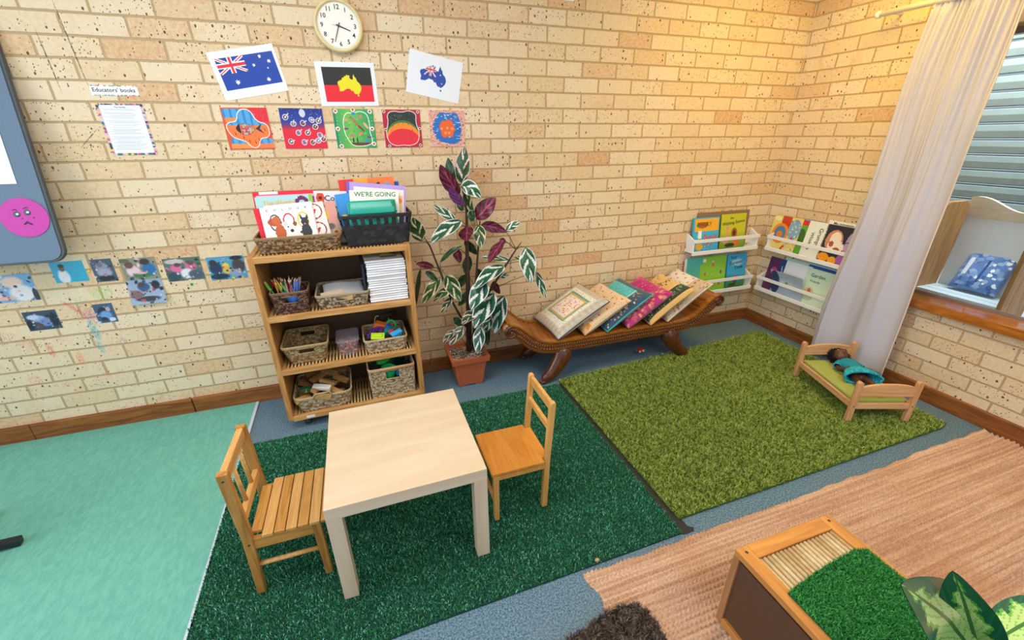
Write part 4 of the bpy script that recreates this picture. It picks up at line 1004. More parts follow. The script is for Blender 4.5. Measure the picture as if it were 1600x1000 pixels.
m, nt, b = newmat('gravel'); k = NT(nt); o = k.obj()
vo = k.n('ShaderNodeTexVoronoi'); vo.inputs['Scale'].default_value = 120; k.l(o, vo.inputs['Vector'])
sp = k.n('ShaderNodeSeparateColor'); k.l(vo.outputs['Color'], sp.inputs[0])
k.l(k.ramp(sp.outputs[0], [(0, col('#3a2f28')), (.5, col('#75665a')), (.8, col('#a89a8c')), (1, col('#d8d0c4'))]), b.inputs['Base Color']); b.inputs['Roughness'].default_value = .9
k.bump(vo.outputs['Distance'], .8, .004, b)
MB().grid(lambda u, v: ((u-.5)*.214, (v-.5)*.214, .205+.010*mnoise.noise(Vector((u*8, v*8, 1)))), 30, 30).build('soil', m, pl)
BRK = plain('plant_stem', '#3e2f24', .8, .15, 40)
mb = MB()
def W(px, py, Y): return onY(px, py, Y)-o_
j_ = [W(733, 548, -.20), W(732, 470, -.19), W(730, 400, -.18), W(729, 330, -.17), W(722, 290, -.17)]
mb.tube(j_, [.020, .017, .012, .008, .004], 8)
mb.tube([W(740, 545, -.22), W(743, 450, -.20), W(748, 375, -.19), W(750, 345, -.19)], [.011, .008, .006, .003], 7)
mb.tube([W(736, 500, -.24), W(765, 455, -.26), W(792, 412, -.26), W(806, 390, -.25), W(815, 378, -.25)], [.009, .008, .006, .0045, .002], 7)
mb.tube([W(728, 510, -.22), W(706, 470, -.24), W(688, 425, -.24), W(672, 385, -.22), W(664, 372, -.22)], [.008, .007, .006, .005, .002], 7)
mb.build('stem', BRK, pl)
# (base px, tip px, width px, kind, depth of base, depth of tip, sag)
LV = [((722, 287), (726, 229), 24, 'pink', -.17, -.15, 0), ((716, 305), (688, 257), 27, 'purple', -.19, -.22, 0), ((724, 322), (703, 292), 22, 'mauve', -.20, -.24, 0), ((708, 290), (700, 246), 16, 'dark', -.14, -.12, 0),
 ((720, 292), (752, 310), 19, 'white', -.20, -.26, .35), ((738, 341), (728, 293), 21, 'cream', -.18, -.22, 0), ((744, 342), (775, 309), 24, 'purple', -.20, -.24, 0), ((712, 345), (677, 321), 12, 'white', -.17, -.14, 0),
 ((721, 345), (673, 381), 25, 'silver', -.20, -.28, .1), ((730, 354), (729, 377), 25, 'purple', -.20, -.25, 0), ((752, 352), (792, 363), 15, 'purple', -.19, -.24, .12), ((790, 362), (813, 347), 13, 'white', -.22, -.25, .1),
 ((748, 352), (752, 388), 18, 'cream', -.20, -.25, .1), ((786, 377), (763, 411), 18, 'purple', -.23, -.28, .05), ((781, 374), (791, 379), 9, 'purple', -.23, -.25, 0), ((660, 377), (645, 340), 24, 'cream', -.20, -.17, 0),
 ((678, 418), (650, 412), 10, 'purple', -.22, -.24, .1), ((688, 410), (722, 384), 10, 'dark', -.24, -.26, .15), ((712, 387), (719, 411), 13, 'purple', -.18, -.20, 0), ((688, 434), (660, 477), 19, 'cream', -.25, -.30, .05),
 ((697, 430), (720, 471), 25, 'cream', -.25, -.32, .12), ((708, 450), (677, 471), 15, 'cream', -.24, -.28, .1), ((708, 464), (689, 488), 12, 'pink', -.24, -.28, .05), ((788, 416), (742, 452), 26, 'silver', -.27, -.34, .15),
 ((760, 440), (736, 484), 26, 'silver', -.30, -.36, .1), ((772, 458), (741, 513), 34, 'silver', -.30, -.38, .05), ((788, 462), (773, 521), 27, 'silver', -.29, -.34, .05), ((752, 510), (746, 553), 19, 'silver', -.31, -.36, .05),
 ((768, 495), (756, 521), 16, 'silver', -.28, -.32, 0), ((822, 387), (830, 443), 25, 'white', -.26, -.33, .1), ((838, 425), (853, 466), 12, 'white', -.27, -.31, .05), ((826, 411), (803, 402), 10, 'cream', -.25, -.24, .1),
 ((800, 408), (751, 402), 9, 'silver', -.25, -.24, .05), ((726, 510), (703, 540), 15, 'pink', -.26, -.31, .1), ((712, 516), (692, 537), 12, 'pink', -.26, -.29, .1), ((724, 510), (708, 497), 16, 'dark', -.24, -.22, .2),
 ((747, 486), (722, 507), 20, 'pink', -.28, -.34, .1), ((657, 421), (650, 477), 10, 'dark', -.22, -.26, .05), ((665, 424), (686, 442), 10, 'dark', -.22, -.26, .1), ((770, 440), (781, 459), 13, 'purple', -.22, -.26, 0), ((778, 434), (796, 428), 8, 'white', -.22, -.24, 0),
 ((758, 500), (762, 540), 16, 'dark', -.26, -.30, 0), ((730, 430), (712, 452), 14, 'dark', -.14, -.10, 0), ((745, 420), (762, 445), 14, 'dark', -.14, -.10, 0), ((735, 455), (716, 478), 14, 'dark', -.14, -.12, 0),
 ((735, 345), (742, 330), 16, 'dark', -.20, -.24, .1), ((733, 400), (728, 430), 16, 'dark', -.14, -.15, 0), ((727, 375), (745, 398), 14, 'dark', -.13, -.12, 0), ((722, 330), (716, 300), 14, 'dark', -.13, -.12, 0), ((745, 470), (765, 500), 16, 'dark', -.2, -.22, 0)]
ml = MB(); mp = MB()
def jitv(v, s): return v
for (b_, t_, wpx, kd, yb, yt, sg) in LV:
    B_ = W(b_[0], b_[1], yb); T_ = W(t_[0], t_[1], yt); dist = (B_+o_-CAM).length
    leaf(ml, B_, T_, wpx*dist/660*1.12, kd, sg)
    # petiole to the nearest stem joint
    cand = [Vector(q) for q in j_]+[W(743, 450, -.20), W(748, 375, -.19), W(765, 455, -.26), W(792, 412, -.26), W(806, 390, -.25), W(706, 470, -.24), W(688, 425, -.24), W(672, 385, -.22)]
    below = [q for q in cand if q.z < B_.z+.03] or cand
    q = min(below, key=lambda q: (q-B_).length)
    mp.tube([q, (q+B_)/2+Vector((0, 0, .012)), B_, B_*.8+T_*.2], [.0028, .0024, .002, .001], 5)
ml.build('foliage', LEAF, pl); mp.build('leaf_stalks', plain('petiole', '#5f5a3a', .6), pl)

# ------------------------------------------------------------------ carved bench
CVD = wood('carved_teak', '#5a3114', '#8d5423', .28, 0, 1.0, .6); TK = wood('teak_top', '#7a4517', '#b37430', .22, 1, .7, .6); CVR = wood('carved_leg', '#3c1e10', '#6b3b1d', .25, 2, 1.2, .7)
bn = thing('carved_bench', 'carved brown wooden bench with scrolled ends against the back wall', 'bench', (-1.605, -.235, 0))
PF = [(-.825, .458), (-.79, .452), (-.745, .425), (-.70, .385), (-.65, .340), (-.59, .308), (-.52, .294), (-.44, .290)]
TOP = PF+[(x, .290) for x in (-.3, -.15, 0, .15, .3)]+[(-x, z) for x, z in reversed(PF)]
def cr(P, n):
    out = []
    for i in range(len(P)-1):
        p0, p1, p2, p3 = [Vector((*P[max(0, min(len(P)-1, i+k))], 0)) for k in (-1, 0, 1, 2)]
        for k in range(n):
            t = k/n; v = .5*((2*p1)+(p2-p0)*t+(2*p0-5*p1+4*p2-p3)*t*t+(-p0+3*p1-3*p2+p3)*t*t*t); out.append((v.x, v.y))
    return out+[P[-1]]
TC = cr(TOP, 6)
def nrm(P):
    N = []
    for i in range(len(P)):
        a = P[max(0, i-1)]; b = P[min(len(P)-1, i+1)]; d = Vector((b[0]-a[0], b[1]-a[1])).normalized(); N.append((-d.y, d.x))
    return N
NC = nrm(TC)
def ribbon(mb, y0, y1, o0, o1):
    n = len(TC); P = []
    for (x, z), (nx, nz) in zip(TC, NC): P += [(x+nx*o0, y0, z+nz*o0), (x+nx*o0, y1, z+nz*o0), (x+nx*o1, y1, z+nz*o1), (x+nx*o1, y0, z+nz*o1)]
    i = mb.addv(P); o = mb.sm; mb.sm = False
    for k in range(n-1):
        a = i+4*k; mb.addf([(a, a+4, a+5, a+1), (a+1, a+5, a+6, a+2), (a+2, a+6, a+7, a+3), (a+3, a+7, a+4, a)])
    mb.addf([(i, i+1, i+2, i+3), (i+4*n-1, i+4*n-2, i+4*n-3, i+4*n-4)]); mb.sm = o; return mb
ribbon(MB(), -.165, .155, .004, -.016).build('seat', TK, bn)
for sy in (-1, 1):
    yy = sy*.178 if sy < 0 else .165
    o = ribbon(MB(), yy-.014, yy+.014, .012, -.072).build('side_rail', CVD, bn, bevel=.002)
    ribbon(MB(), yy-.02, yy+.016, .016, .004).build('rail_lip', TK, o)
    if sy < 0:
        mb = MB(); acc = 0; last = TC[0]; kx = 0
        for (x, z), (nx, nz) in zip(TC, NC):
            pass
        # gadrooned carving: two rows of small slanted lobes
        L = [0]
        for a, b2 in zip(TC, TC[1:]): L.append(L[-1]+math.dist(a, b2))
        for row, off, sc_ in ((0, -.018, 1), (1, -.044, 1.15)):
            d = .03
            while d < L[-1]-.03:
                i = next(q for q in range(len(L)) if L[q] >= d); f = (d-L[i-1])/(L[i]-L[i-1])
                x = TC[i-1][0]*(1-f)+TC[i][0]*f; z = TC[i-1][1]*(1-f)+TC[i][1]*f; nx, nz = NC[i]
                tx, tz = nz, -nx; s2 = .35 if row == 0 else -.5
                a = (x+nx*(off+.009)+tx*.004*s2*2, yy-.015, z+nz*(off+.009)+tz*.004*s2*2); b2 = (x+nx*(off-.010)-tx*.004*s2*2, yy-.015, z+nz*(off-.010)-tz*.004*s2*2)
                mb.tube([a, ((a[0]+b2[0])/2, yy-.018, (a[2]+b2[2])/2), b2], [.0032, .0062, .0032], 6); d += .0165*sc_
        for q in (-.030, -.060):
            mb.tube([(x+nx*q, yy-.015, z+nz*q) for (x, z), (nx, nz) in zip(TC, NC)][2:-2], .003, 5)
        mb.build('carving', CVD, o)
for sx in (-1, 1):
    mb = MB(); P = []
    cxx, cz = sx*.815, .418
    for k in range(40):
        g = k/39*2*PI*1.6; rad = .040*(1-k/39*.62); P.append((cxx+sx*math.sin(g)*rad, cz+math.cos(g)*rad))
    inn = [(cxx+(a-cxx)*.999, b) for a, b in P]
    mb.cyl((cxx, -.178, cz), (cxx, .165, cz), .036, n=28)
    o = mb.build('scroll', TK, bn)
    mb = MB()
    for y in (-.196, -.181): mb.tube([(a, y, b) for a, b in P], [.008-.004*k/39 for k in range(40)], 6)
    mb.cyl((cxx, -.178, cz), (cxx, -.196, cz), .034, n=24); mb.sphere((cxx, -.198, cz), .009, 10, 6)
    mb.build('scroll_carving', CVR, o)
def cleg(sx, sy):
    mb = MB(); y0 = sy*.15
    pts = [(.445, .245), (.435, .210), (.440, .175), (.460, .140), (.490, .105), (.515, .075), (.545, .048), (.575, .030), (.595, .022)]
    rad = [.056, .068, .070, .062, .054, .047, .041, .034, .018]
    pts = [(sx*a, y0+sy*(.235-b)*.12*1.6, b) for a, b in pts]
    mb.tube(pts, rad, 14, sx=.8)
    for k in range(26):
        i = random.randint(1, 6); f = random.random(); p = Vector(pts[i]).lerp(Vector(pts[i+1]), f); g = random.random()*2*PI
        rr2 = rad[i]*(1-f)+rad[i+1]*f
        mb.sphere((p.x+math.cos(g)*rr2*.8, p.y+math.sin(g)*rr2*.62, p.z+random.uniform(-.006, .006)), (.009, .008, .011), 8, 6)
    for k in (-1, 0, 1): mb.sphere((sx*.592+sx*.006*(1-abs(k)), pts[-1][1]+k*.017, .014), (.020, .009, .013), 10, 6)
    g = [(sx*(.40-.012*math.cos(a*.5)), y0-.03*0, .205+.014*math.sin(a*.5)) for a in range(10)]
    mb.tube([(sx*.405, y0, .225), (sx*.385, y0, .205), (sx*.392, y0, .185), (sx*.41, y0, .19)], [.012, .012, .010, .008], 8)
    for q in range(5): mb.tube([(sx*(.43+.02*q), y0-sy*0-.036*1, .20-.028*q), (sx*(.455+.02*q), y0-.036+.004*q, .175-.028*q)], [.004, .006], 6)
    mb.build('leg', CVR, bn)
for sx in (-1, 1):
    for sy in (-1, 1): cleg(sx, sy)

# ------------------------------------------------------------------ cushions
def cv1():
    c = Canvas(84, 84, '#e9e4d6')
    c.rect(0, 0, 1, .13, '#c9c2b4').rect(0, .87, 1, 1, '#c9c2b4').rect(0, 0, .13, 1, '#cfc8b8').rect(.87, 0, 1, 1, '#c9c2b4')
    for k in range(9):
        for (a, b) in ((.07, .06+.11*k), (.93, .06+.11*k), (.06+.11*k, .065), (.06+.11*k, .935)):
            c.line([(a-.045, b), (a, b-.045), (a+.045, b), (a, b+.045)], .010, '#9fb0bc', True).ell(a, b, .02, .02, '#e2a24a')
    c.speck(170, ['#7a5a3a', '#b8763c', '#8f8a4a', '#a9473a'], .007, (.14, .14, .86, .86))
    c.rect(.24, .20, .78, .80, '#4aa7ac').rect(.265, .225, .755, .775, '#d9a43a').rect(.30, .26, .72, .74, '#d7e6e4').rect(.33, .29, .69, .71, '#f3e6dc')
    c.speck(90, ['#e06a4a', '#e89a7a', '#d65a78', '#e8a24a'], .012, (.34, .30, .68, .70)); return c
def cv2():
    c = Canvas(70, 70, '#e3c6a4')
    for i in range(6):
        for j in range(6): c.ell(.1+.16*i+(.08 if j % 2 else 0), .1+.16*j, .017, .017, '#a83c2c')
    c.rect(0, .0, .12, 1, '#d9b284'); c.speck(24, ['#e2a440', '#d98f30'], .03, (0, .0, .3, 1)); c.speck(50, ['#c88a5a', '#b55a3a'], .010, (.7, 0, .95, 1)); return c
def cv3():
    c = Canvas(70, 70, '#53bccb'); c.speck(200, ['#7fd3d8', '#3fa6ba', '#a3dfe0'], .012)
    c.speck(18, ['#c9963a', '#b8862c'], .022, (.35, .25, .75, .75)); c.rect(0, 0, 1, .26, '#3f5a70').speck(60, ['#d98aa0', '#e0d8d0', '#5f7fa0', '#c9a04a'], .014, (0, .02, 1, .24))
    c.rect(0, .25, 1, .28, '#8fd8de').rect(.88, 0, 1, 1, '#46606e'); return c
def cv4():
    c = Canvas(70, 70, '#c41d7f'); c.speck(120, ['#b01870', '#d23a90'], .03)
    c.rect(0, 0, 1, .36, '#b9397c').speck(110, ['#d98a8a', '#e0a070', '#c9607a', '#c41d7f'], .028, (0, .0, 1, .34)); c.speck(30, ['#e0a84a'], .012, (.3, .4, 1, .95)); return c
def cv5():
    c = Canvas(70, 70, '#dfb978'); c.speck(90, ['#5a4a34', '#8a3a2c', '#3a4a3a'], .016, (.1, .42, 1, .95))
    c.rect(0, .06, 1, .30, '#34463a').speck(90, ['#7f9a6a', '#5f7f58', '#a8b27a'], .014, (0, .08, 1, .28)); c.rect(0, .30, 1, .34, '#e5c48a'); return c
def cv6():
    c = Canvas(70, 70, '#e2dcda')
    for i in range(7):
        for j in range(7): c.ell(.08+.14*i+(.07 if j % 2 else 0), .08+.14*j, .026, .02, '#d98a4a' if (i+j) % 2 else '#b05a44')
    c.rect(0, 0, 1, .3, '#c9b8a0').speck(60, ['#b8603c', '#a88a6a', '#d0a27a'], .02, (0, 0, 1, .3)); c.jitter(.1); return c
# v runs from the wall (top) to the room side (bottom); u up the slope
CU = [(-2.105, 30, cv1(), 'cream embroidered cushion with a gold square, leftmost on the bench', '#c9c2c4', '#4a4a56', .43),
      (-1.905, 31, cv2(), 'peach cushion dotted with dark red, second on the bench', '#d9b890', None, .40),
      (-1.735, 33, cv3(), 'turquoise cushion with a blue floral band, third on the bench', '#36b4c6', '#36b8c8', .41),
      (-1.56, 34, cv4(), 'magenta silk cushion with a gold brocade band on the bench', '#b01870', None, .40),
      (-1.375, 35, cv5(), 'gold cushion with a dark green leafy band on the bench', '#b08a50', '#d9a860', .40),
      (-1.225, 36, cv6(), 'white cushion with small orange motifs, rightmost on the bench', '#d0b49c', '#d9d0c8', .42)]
for i, (x, a, cvs, lab, un, pip, s) in enumerate(CU):
    cvs.a = cvs.a[::-1].copy() if i not in (0,) else cvs.a
    cushion(lab, cvs, Matrix.Translation((x, -.235+random.uniform(-.006, .006), .318)) @ Matrix.Rotation(R(random.uniform(-3, 3)), 4, 'Z') @ Matrix.Rotation(R(-a), 4, 'Y'), s, .40, .088, un, group='cushions leaning along the carved bench', piping=pip)
t = thing('toy_car', 'tiny red toy car on the floor under the carved bench', 'toy car', (-1.335, -.30, .030), R(8))
TR = plain('toy_red', '#c0201c', .3)
MB().box((0, 0, .016), (.06, .026, .012)).prism([(-.016, .020), (.014, .020), (.008, .032), (-.010, .032)], -.011, .011).build('car_body', TR, t, bevel=.003)
for x in (-.018, .018):
    for y in (-.015, .015): MB().cyl((x, y-.003, .009), (x, y+.003, .009), .009, n=14).build('wheel', plain('toy_wheel_cream', '#e6d8a0', .4), t)

# ------------------------------------------------------------------ white book ledges
WPN = plain('white_paint', '#eeeef0', .45, .02)
def ledge(label, M, Wd):
    t = thing('book_ledge', label, 'book ledge', matrix=M)
    MB().box((0, -.047, .006), (Wd, .086, .012)).build('bottom_board', WPN, t, bevel=.002)
    MB().box((0, -.005, .05), (Wd, .01, .035)).build('back_rail', WPN, t, bevel=.002)
    MB().box((0, -.094, .105), (Wd+.01, .010, .026)).build('front_rail', WPN, t, bevel=.002)
    MB().box((0, -.094, .010), (Wd+.01, .010, .030)).build('front_lip', WPN, t, bevel=.002)
    for s in (-1, 1):
        P = [(-.09, -.002), (0, -.002), (0, .15), (-.012, .15), (-.075, .118), (-.09, .118)]
        MB().prism(P, s*(Wd/2-.006)-.006, s*(Wd/2-.006)+.006, plane='YZ').build('end_panel', WPN, t, bevel=.002, fixn=True)
    return t
ledge('upper white book ledge on the back wall near the corner', Matrix.Translation((-.475, -.001, .683)), .655)
ledge('lower white book ledge on the back wall near the corner', Matrix.Translation((-.455, -.001, .335)), .66)
RW = Matrix.Rotation(R(-90), 4, 'Z')
ledge('upper white book ledge on the right wall', Matrix.Translation((-.001, -.455, .682)) @ RW, .65)
ledge('lower white book ledge on the right wall', Matrix.Translation((-.001, -.44, .335)) @ RW, .64)
def LB(x, y, z, lean=6, roll=0): return Matrix.Translation((x, y, z)) @ Matrix.Rotation(R(-lean), 4, 'X') @ Matrix.Rotation(R(roll), 4, 'Y')
def LR(y, x, z, lean=6, roll=0): return Matrix.Translation((x, y, z)) @ RW @ Matrix.Rotation(R(-lean), 4, 'X') @ Matrix.Rotation(R(roll), 4, 'Y')
cv = Canvas(60, 60, '#3fb3e0'); cv.rect(.06, .04, .96, .40, '#f2b32a').ell(.35, .22, .22, .09, '#b8642a').ell(.2, .2, .06, .07, '#3f8a3a').ell(.5, .2, .05, .06, '#4a8a3a').rect(.2, .38, .34, .62, '#f0f2f0').ell(.27, .86, .14, .10, '#f0b62a').speck(16, ['#eaf6fa'], .012, (.1, .5, .9, .95))
book('blue and yellow picture book on the upper back wall ledge', cv, .255, .262, .012, LB(-.655, -.062, .697, 8), [('HAIRY', .45, .20, .045, '#a03a1c'), ('Bunch', .68, .58, .055, '#d3262c'), ('of it', .62, .80, .045, '#d3262c')], '#2f9fd0')
cv = Canvas(60, 64, '#c6c62a'); cv.put(np.clip((cv.V-.5)*1.6, 0, 1), '#4d8a2c').ell(.25, .58, .03, .18, '#e88a9a').ell(.27, .40, .06, .05, '#e88a9a').ell(.2, .76, .12, .07, '#e58aa2').ell(.55, .55, .12, .15, '#a85a2a').ell(.55, .55, .06, .08, '#4a2a1a').ell(.65, .82, .13, .12, '#e0752a').ell(.4, .9, .2, .06, '#2c2c22')
book('yellow green picture book with a pink flamingo on the upper back wall ledge', cv, .25, .275, .010, LB(-.385, -.064, .697, 8), [('the', .42, .12, .028, '#26301c'), ('Wishing Stones', .5, .25, .036, '#26301c', .1)], '#a9b02a')
t = book('plain brown card folder standing behind the upper ledge books', Canvas(6, 6, '#8a7257'), .52, .295, .006, LB(-.475, -.030, .697, 4), (), '#8a7257', name='card_folder', cat='folder')
cv = Canvas(40, 50, '#4fb5a8'); cv.put(np.clip((cv.V-.4)*1.2, 0, .8), '#79c7bb').line([(.6, .9), (.66, .7)], .03, '#3a6a3a').line([(.7, .9), (.85, .74)], .025, '#3a6a3a')
book('teal picture book at the left of the lower back wall ledge', cv, .155, .29, .010, LB(-.705, -.062, .349, 7), (), '#d9e6e0')
cv = Canvas(56, 60, '#8cc63a'); cv.ell(.5, .25, .04, .06, '#e85a4a').ell(.5, .16, .03, .03, '#f0dcc0').ell(.2, .5, .035, .05, '#d94a3a').ell(.82, .48, .04, .05, '#5a4a9a').ell(.2, .8, .08, .07, '#d9442c').ell(.78, .82, .05, .05, '#d94a6a').rect(.1, .07, .22, .15, '#eef0e0').speck(30, ['#dfeec0'], .006, (.25, .35, .75, .8))
book('lime green picture book in the middle of the lower back wall ledge', cv, .265, .288, .012, LB(-.515, -.066, .349, 8), [('MILO', .5, .86, .03, '#d9442c')], '#7ab52e')
cv = Canvas(50, 60, '#3aa8d8'); cv.put(np.clip((cv.V-.62)*3, 0, 1), '#3f7a35').ell(.5, .25, .4, .14, '#a8dcf0', .8).ell(.5, .78, .10, .12, '#5a3a7a').ell(.5, .66, .06, .05, '#d94a8a').ell(.35, .92, .2, .05, '#2a4a2a')
book('sky blue picture book at the right of the lower back wall ledge', cv, .20, .285, .010, LB(-.265, -.062, .349, 7), [('THE', .3, .12, .035, '#1c2a30'), ('Forever', .48, .26, .045, '#1c2a30', .12), ('Tree', .60, .41, .045, '#1c2a30', .12)], '#2a90c0')
book('thin white book at the far left of the lower back wall ledge', Canvas(6, 6, '#e6e2dc'), .17, .283, .006, LB(-.712, -.044, .349, 5), (), '#d9a49a')
book('grey green book behind the lime green book', Canvas(6, 6, '#a8b59a'), .20, .300, .006, LB(-.43, -.042, .349, 5), (), '#a8b59a')
# right wall
cv = Canvas(60, 60, '#e3cf7a'); cv.rect(.3, 0, .62, .6, '#c8402a').ell(.35, .52, .28, .30, '#e88a1f').ell(.35, .52, .2, .22, '#4f7fb0').ell(.35, .55, .1, .1, '#d9822a').ell(.8, .35, .2, .3, '#7fa9c9').line([(.55, .95), (.7, .75), (.8, .6)], .06, '#c8302a').speck(30, ['#e8dcc8', '#a8c8d8', '#6a94b8'], .03, (.62, .05, .98, .95)).ell(.15, .1, .13, .07, '#efe6b0')
book('orange and red storybook at the corner end of the upper right ledge', cv, .25, .262, .010, LR(-.225, -.064, .696, 8), (), '#c86a3a')
cv = Canvas(30, 50, '#5fa83a'); cv.rect(0, 0, 1, .14, '#d92a3a').ell(.4, .5, .3, .25, '#3a6a2a').rect(.75, 0, 1, 1, '#cfd6d0')
book('green book with a red top edge on the upper right ledge', cv, .12, .255, .008, LR(-.375, -.058, .696, 7), (), '#3a4a6a')
cv = Canvas(40, 50, '#e6ebe4')
book('white book with handwriting turned sideways on the upper right ledge', cv, .145, .262, .010, LR(-.475, -.066, .696, 8), [('Grumpy', .72, .42, .042, '#2a2a2c', R(-90)), ('Whiskers', .35, .55, .034, '#2a2a2c', R(-90))], '#e0e4de')
cv = Canvas(60, 60, '#262a3a'); cv.ell(.35, .42, .26, .30, '#c98a6a').ell(.38, .36, .17, .19, '#efe0d6').ell(.45, .55, .25, .17, '#f0e4dc').ell(.3, .5, .07, .08, '#a85a3a').ell(.5, .62, .10, .05, '#a85a44').ell(.2, .88, .17, .12, '#f09a1f').ell(.5, .92, .14, .1, '#f0a22a').ell(.85, .5, .16, .4, '#b89ad0').ell(.8, .85, .2, .16, '#a85ab8').line([(.6, .45), (.8, .38)], .02, '#1c1c22')
book('dark picture book with a large white and brown face on the upper right ledge', cv, .23, .262, .010, LR(-.655, -.066, .696, 8), (), '#3a2a4a')
cv = Canvas(60, 40, '#eef0f2'); book('white book with black title standing behind on the upper right ledge', cv, .235, .285, .008, LR(-.645, -.040, .696, 6), [('Me mmmmm A', .5, .06, .026, '#222222')], '#e8eaee')
book('blue grey book standing behind the green one on the upper right ledge', Canvas(6, 6, '#7fa8c4'), .16, .262, .006, LR(-.40, -.036, .696, 5), (), '#7fa8c4')
cv = Canvas(40, 40, '#27407c'); cv.rect(0, 0, .5, 1, '#5a2a5a').ell(.3, .4, .16, .12, '#c23a7a').line([(.6, .2), (.75, .7)], .03, '#d9e0f0')
book('navy and magenta book at the corner end of the lower right ledge', cv, .20, .27, .008, LR(-.245, -.050, .349, 7), (), '#27407c')
book('tall plain white book in the middle of the lower right ledge', Canvas(6, 6, '#e9ebf2'), .215, .275, .008, LR(-.405, -.062, .349, 8), (), '#e9ebf2')
cv = Canvas(50, 56, '#cfe6cf'); cv.ell(.3, .62, .16, .10, '#d9b89a').ell(.3, .8, .22, .10, '#b8c4b0').ell(.3, .6, .07, .05, '#a8704a')
book('pale green book with a small garden picture on the lower right ledge', cv, .20, .27, .010, LR(-.59, -.066, .349, 8), [('Garden', .45, .18, .038, '#2a332c'), ('Friends', .4, .34, .026, '#4a564c')], '#bcdabc')
cv = Canvas(50, 50, '#27509a'); cv.rect(0, 0, 1, .05, '#a8cfe8')
book('dark blue folder at the back right of the lower right ledge', cv, .26, .30, .010, LR(-.605, -.040, .349, 5), (), '#3f7fc0', name='folder', cat='folder')
book('mint folder standing behind the white book on the lower right ledge', Canvas(6, 6, '#bfe3dc'), .24, .29, .006, LR(-.39, -.034, .349, 5), (), '#bfe3dc', name='folder', cat='folder')
cv = Canvas(60, 44, '#aebccd'); cv.ell(.12, .5, .16, .5, '#27426c').ell(.5, .5, .3, .3, '#bccad8', .6).ell(.5, .42, .05, .06, '#8a9a7a').jitter(.06)
def droop(u, v): return -.055*(1-v)**1.6*(0 if v > 1 else 1)
t = book('grey blue magazine flopping forward on the lower right ledge', cv, .28, .19, .004, LR(-.385, -.070, .350, 3, 0), (), '#c5d0dc', name='magazine', cat='magazine', bend=droop)

# ------------------------------------------------------------------ doll bed and doll
PN = wood('pine_x', '#c98f5c', '#e2b384', .45, 0, .9); PNy = wood('pine_y', '#c98f5c', '#e2b384', .45, 1, .9); PNz = wood('pine_z', '#c48a5a', '#deac7e', .45, 2, .9)
fl = Vector((-.70, -1.425, 0)); frt = Vector((-.39, -1.538, 0)); hl = Vector((-.50, -.965, 0))
ex = (frt-fl).normalized(); ey = Vector((-ex.y, ex.x, 0)); ctr = (frt+fl)/2+ey*.255
bed_ang = math.atan2(ex.y, ex.x); BW, BLn = (frt-fl).length, .50
bd = thing('doll_bed', 'small pine doll bed with green mattress standing on the lime rug', 'doll bed', (ctr.x, ctr.y, .022), bed_ang)
def DB(x, y, z): return Vector((ctr.x, ctr.y, .022))+ex*x+ey*y+Vector((0, 0, z))
for sx in (-1, 1):
    for sy in (-1, 1):
        MB().box((sx*BW/2, sy*BLn/2, .122), (.030, .024, .244)).tube([(sx*BW/2, sy*BLn/2-.0115, .244), (sx*BW/2, sy*BLn/2+.0115, .244)], .015, 16).build('post', PNz, bd, bevel=.003)
        o = MB().lathe([(0, .0012), (.0035, .001), (.004, -.001)], 10, (sx*BW/2, sy*BLn/2+(-.012), .10), axis='Y').build('bolt', SCR, bd) if sy < 0 else None
for sy in (-1, 1):
    n = 18; P = [(-BW/2+.014, .165), (BW/2-.014, .165)]+[((BW/2-.014)*math.cos(PI*k/n), .215+.028*math.sin(PI*k/n)) for k in range(n+1)]
    MB().prism(P, sy*BLn/2-.008, sy*BLn/2+.008).build('headboard' if sy > 0 else 'footboard', PN, bd, bevel=.002, fixn=True)
    MB().box((0, sy*BLn/2, .098), (BW-.028, .014, .036)).build('end_rail', PN, bd, bevel=.002)
for sx in (-1, 1): MB().box((sx*(BW/2-.002), 0, .098), (.014, BLn-.024, .036)).build('side_rail', PNy, bd, bevel=.002)
MB().box((0, 0, .088), (BW-.02, BLn-.03, .008)).build('bed_base', PN, bd)
ma = thing('mattress', 'olive green foam mattress lying in the doll bed', 'mattress', DB(0, 0, .094), bed_ang)
MB().box((0, 0, .019), (BW-.034, BLn-.036, .036)).build('foam', plain('green_foam', '#a3ad62', .9, .06, 60, .1, bump=.3), ma, bevel=.010, segs=3)
# doll, lying on its back, head to the headboard
dl = thing('doll', 'dark skinned doll in a teal knitted dress lying in the doll bed', 'doll', DB(.020, .020, .136), bed_ang-R(13)); dl.scale = (1.18, 1.18, 1.18)
SKN = plain('doll_skin', '#5c3626', .42, .05, 20, .5)
me = bpy.data.meshes.new('body')
J = {'pel': (0, -.035, .022), 'sp': (0, .02, .026), 'ch': (0, .065, .028), 'nk': (0, .098, .026), 'hd': (0, .118, .03),
 'sL': (-.036, .080, .024), 'eL': (-.062, .040, .016), 'wL': (-.050, .003, .034), 'hL': (-.036, -.006, .050), 'sR': (.036, .080, .024), 'eR': (.066, .035, .016), 'wR': (.075, -.01, .014), 'hR': (.078, -.026, .012),
 'hpL': (-.022, -.055, .020), 'kL': (-.026, -.115, .024), 'aL': (-.028, -.178, .016), 'fL': (-.028, -.19, .036), 'hpR': (.022, -.055, .020), 'kR': (.030, -.115, .024), 'aR': (.034, -.178, .016), 'fR': (.034, -.19, .036)}
rad = {'pel': .026, 'sp': .022, 'ch': .026, 'nk': .012, 'hd': .014, 'sL': .013, 'eL': .0105, 'wL': .008, 'hL': .0085, 'sR': .013, 'eR': .0105, 'wR': .008, 'hR': .0085, 'hpL': .019, 'kL': .0145, 'aL': .010, 'fL': .009, 'hpR': .019, 'kR': .0145, 'aR': .010, 'fR': .009}
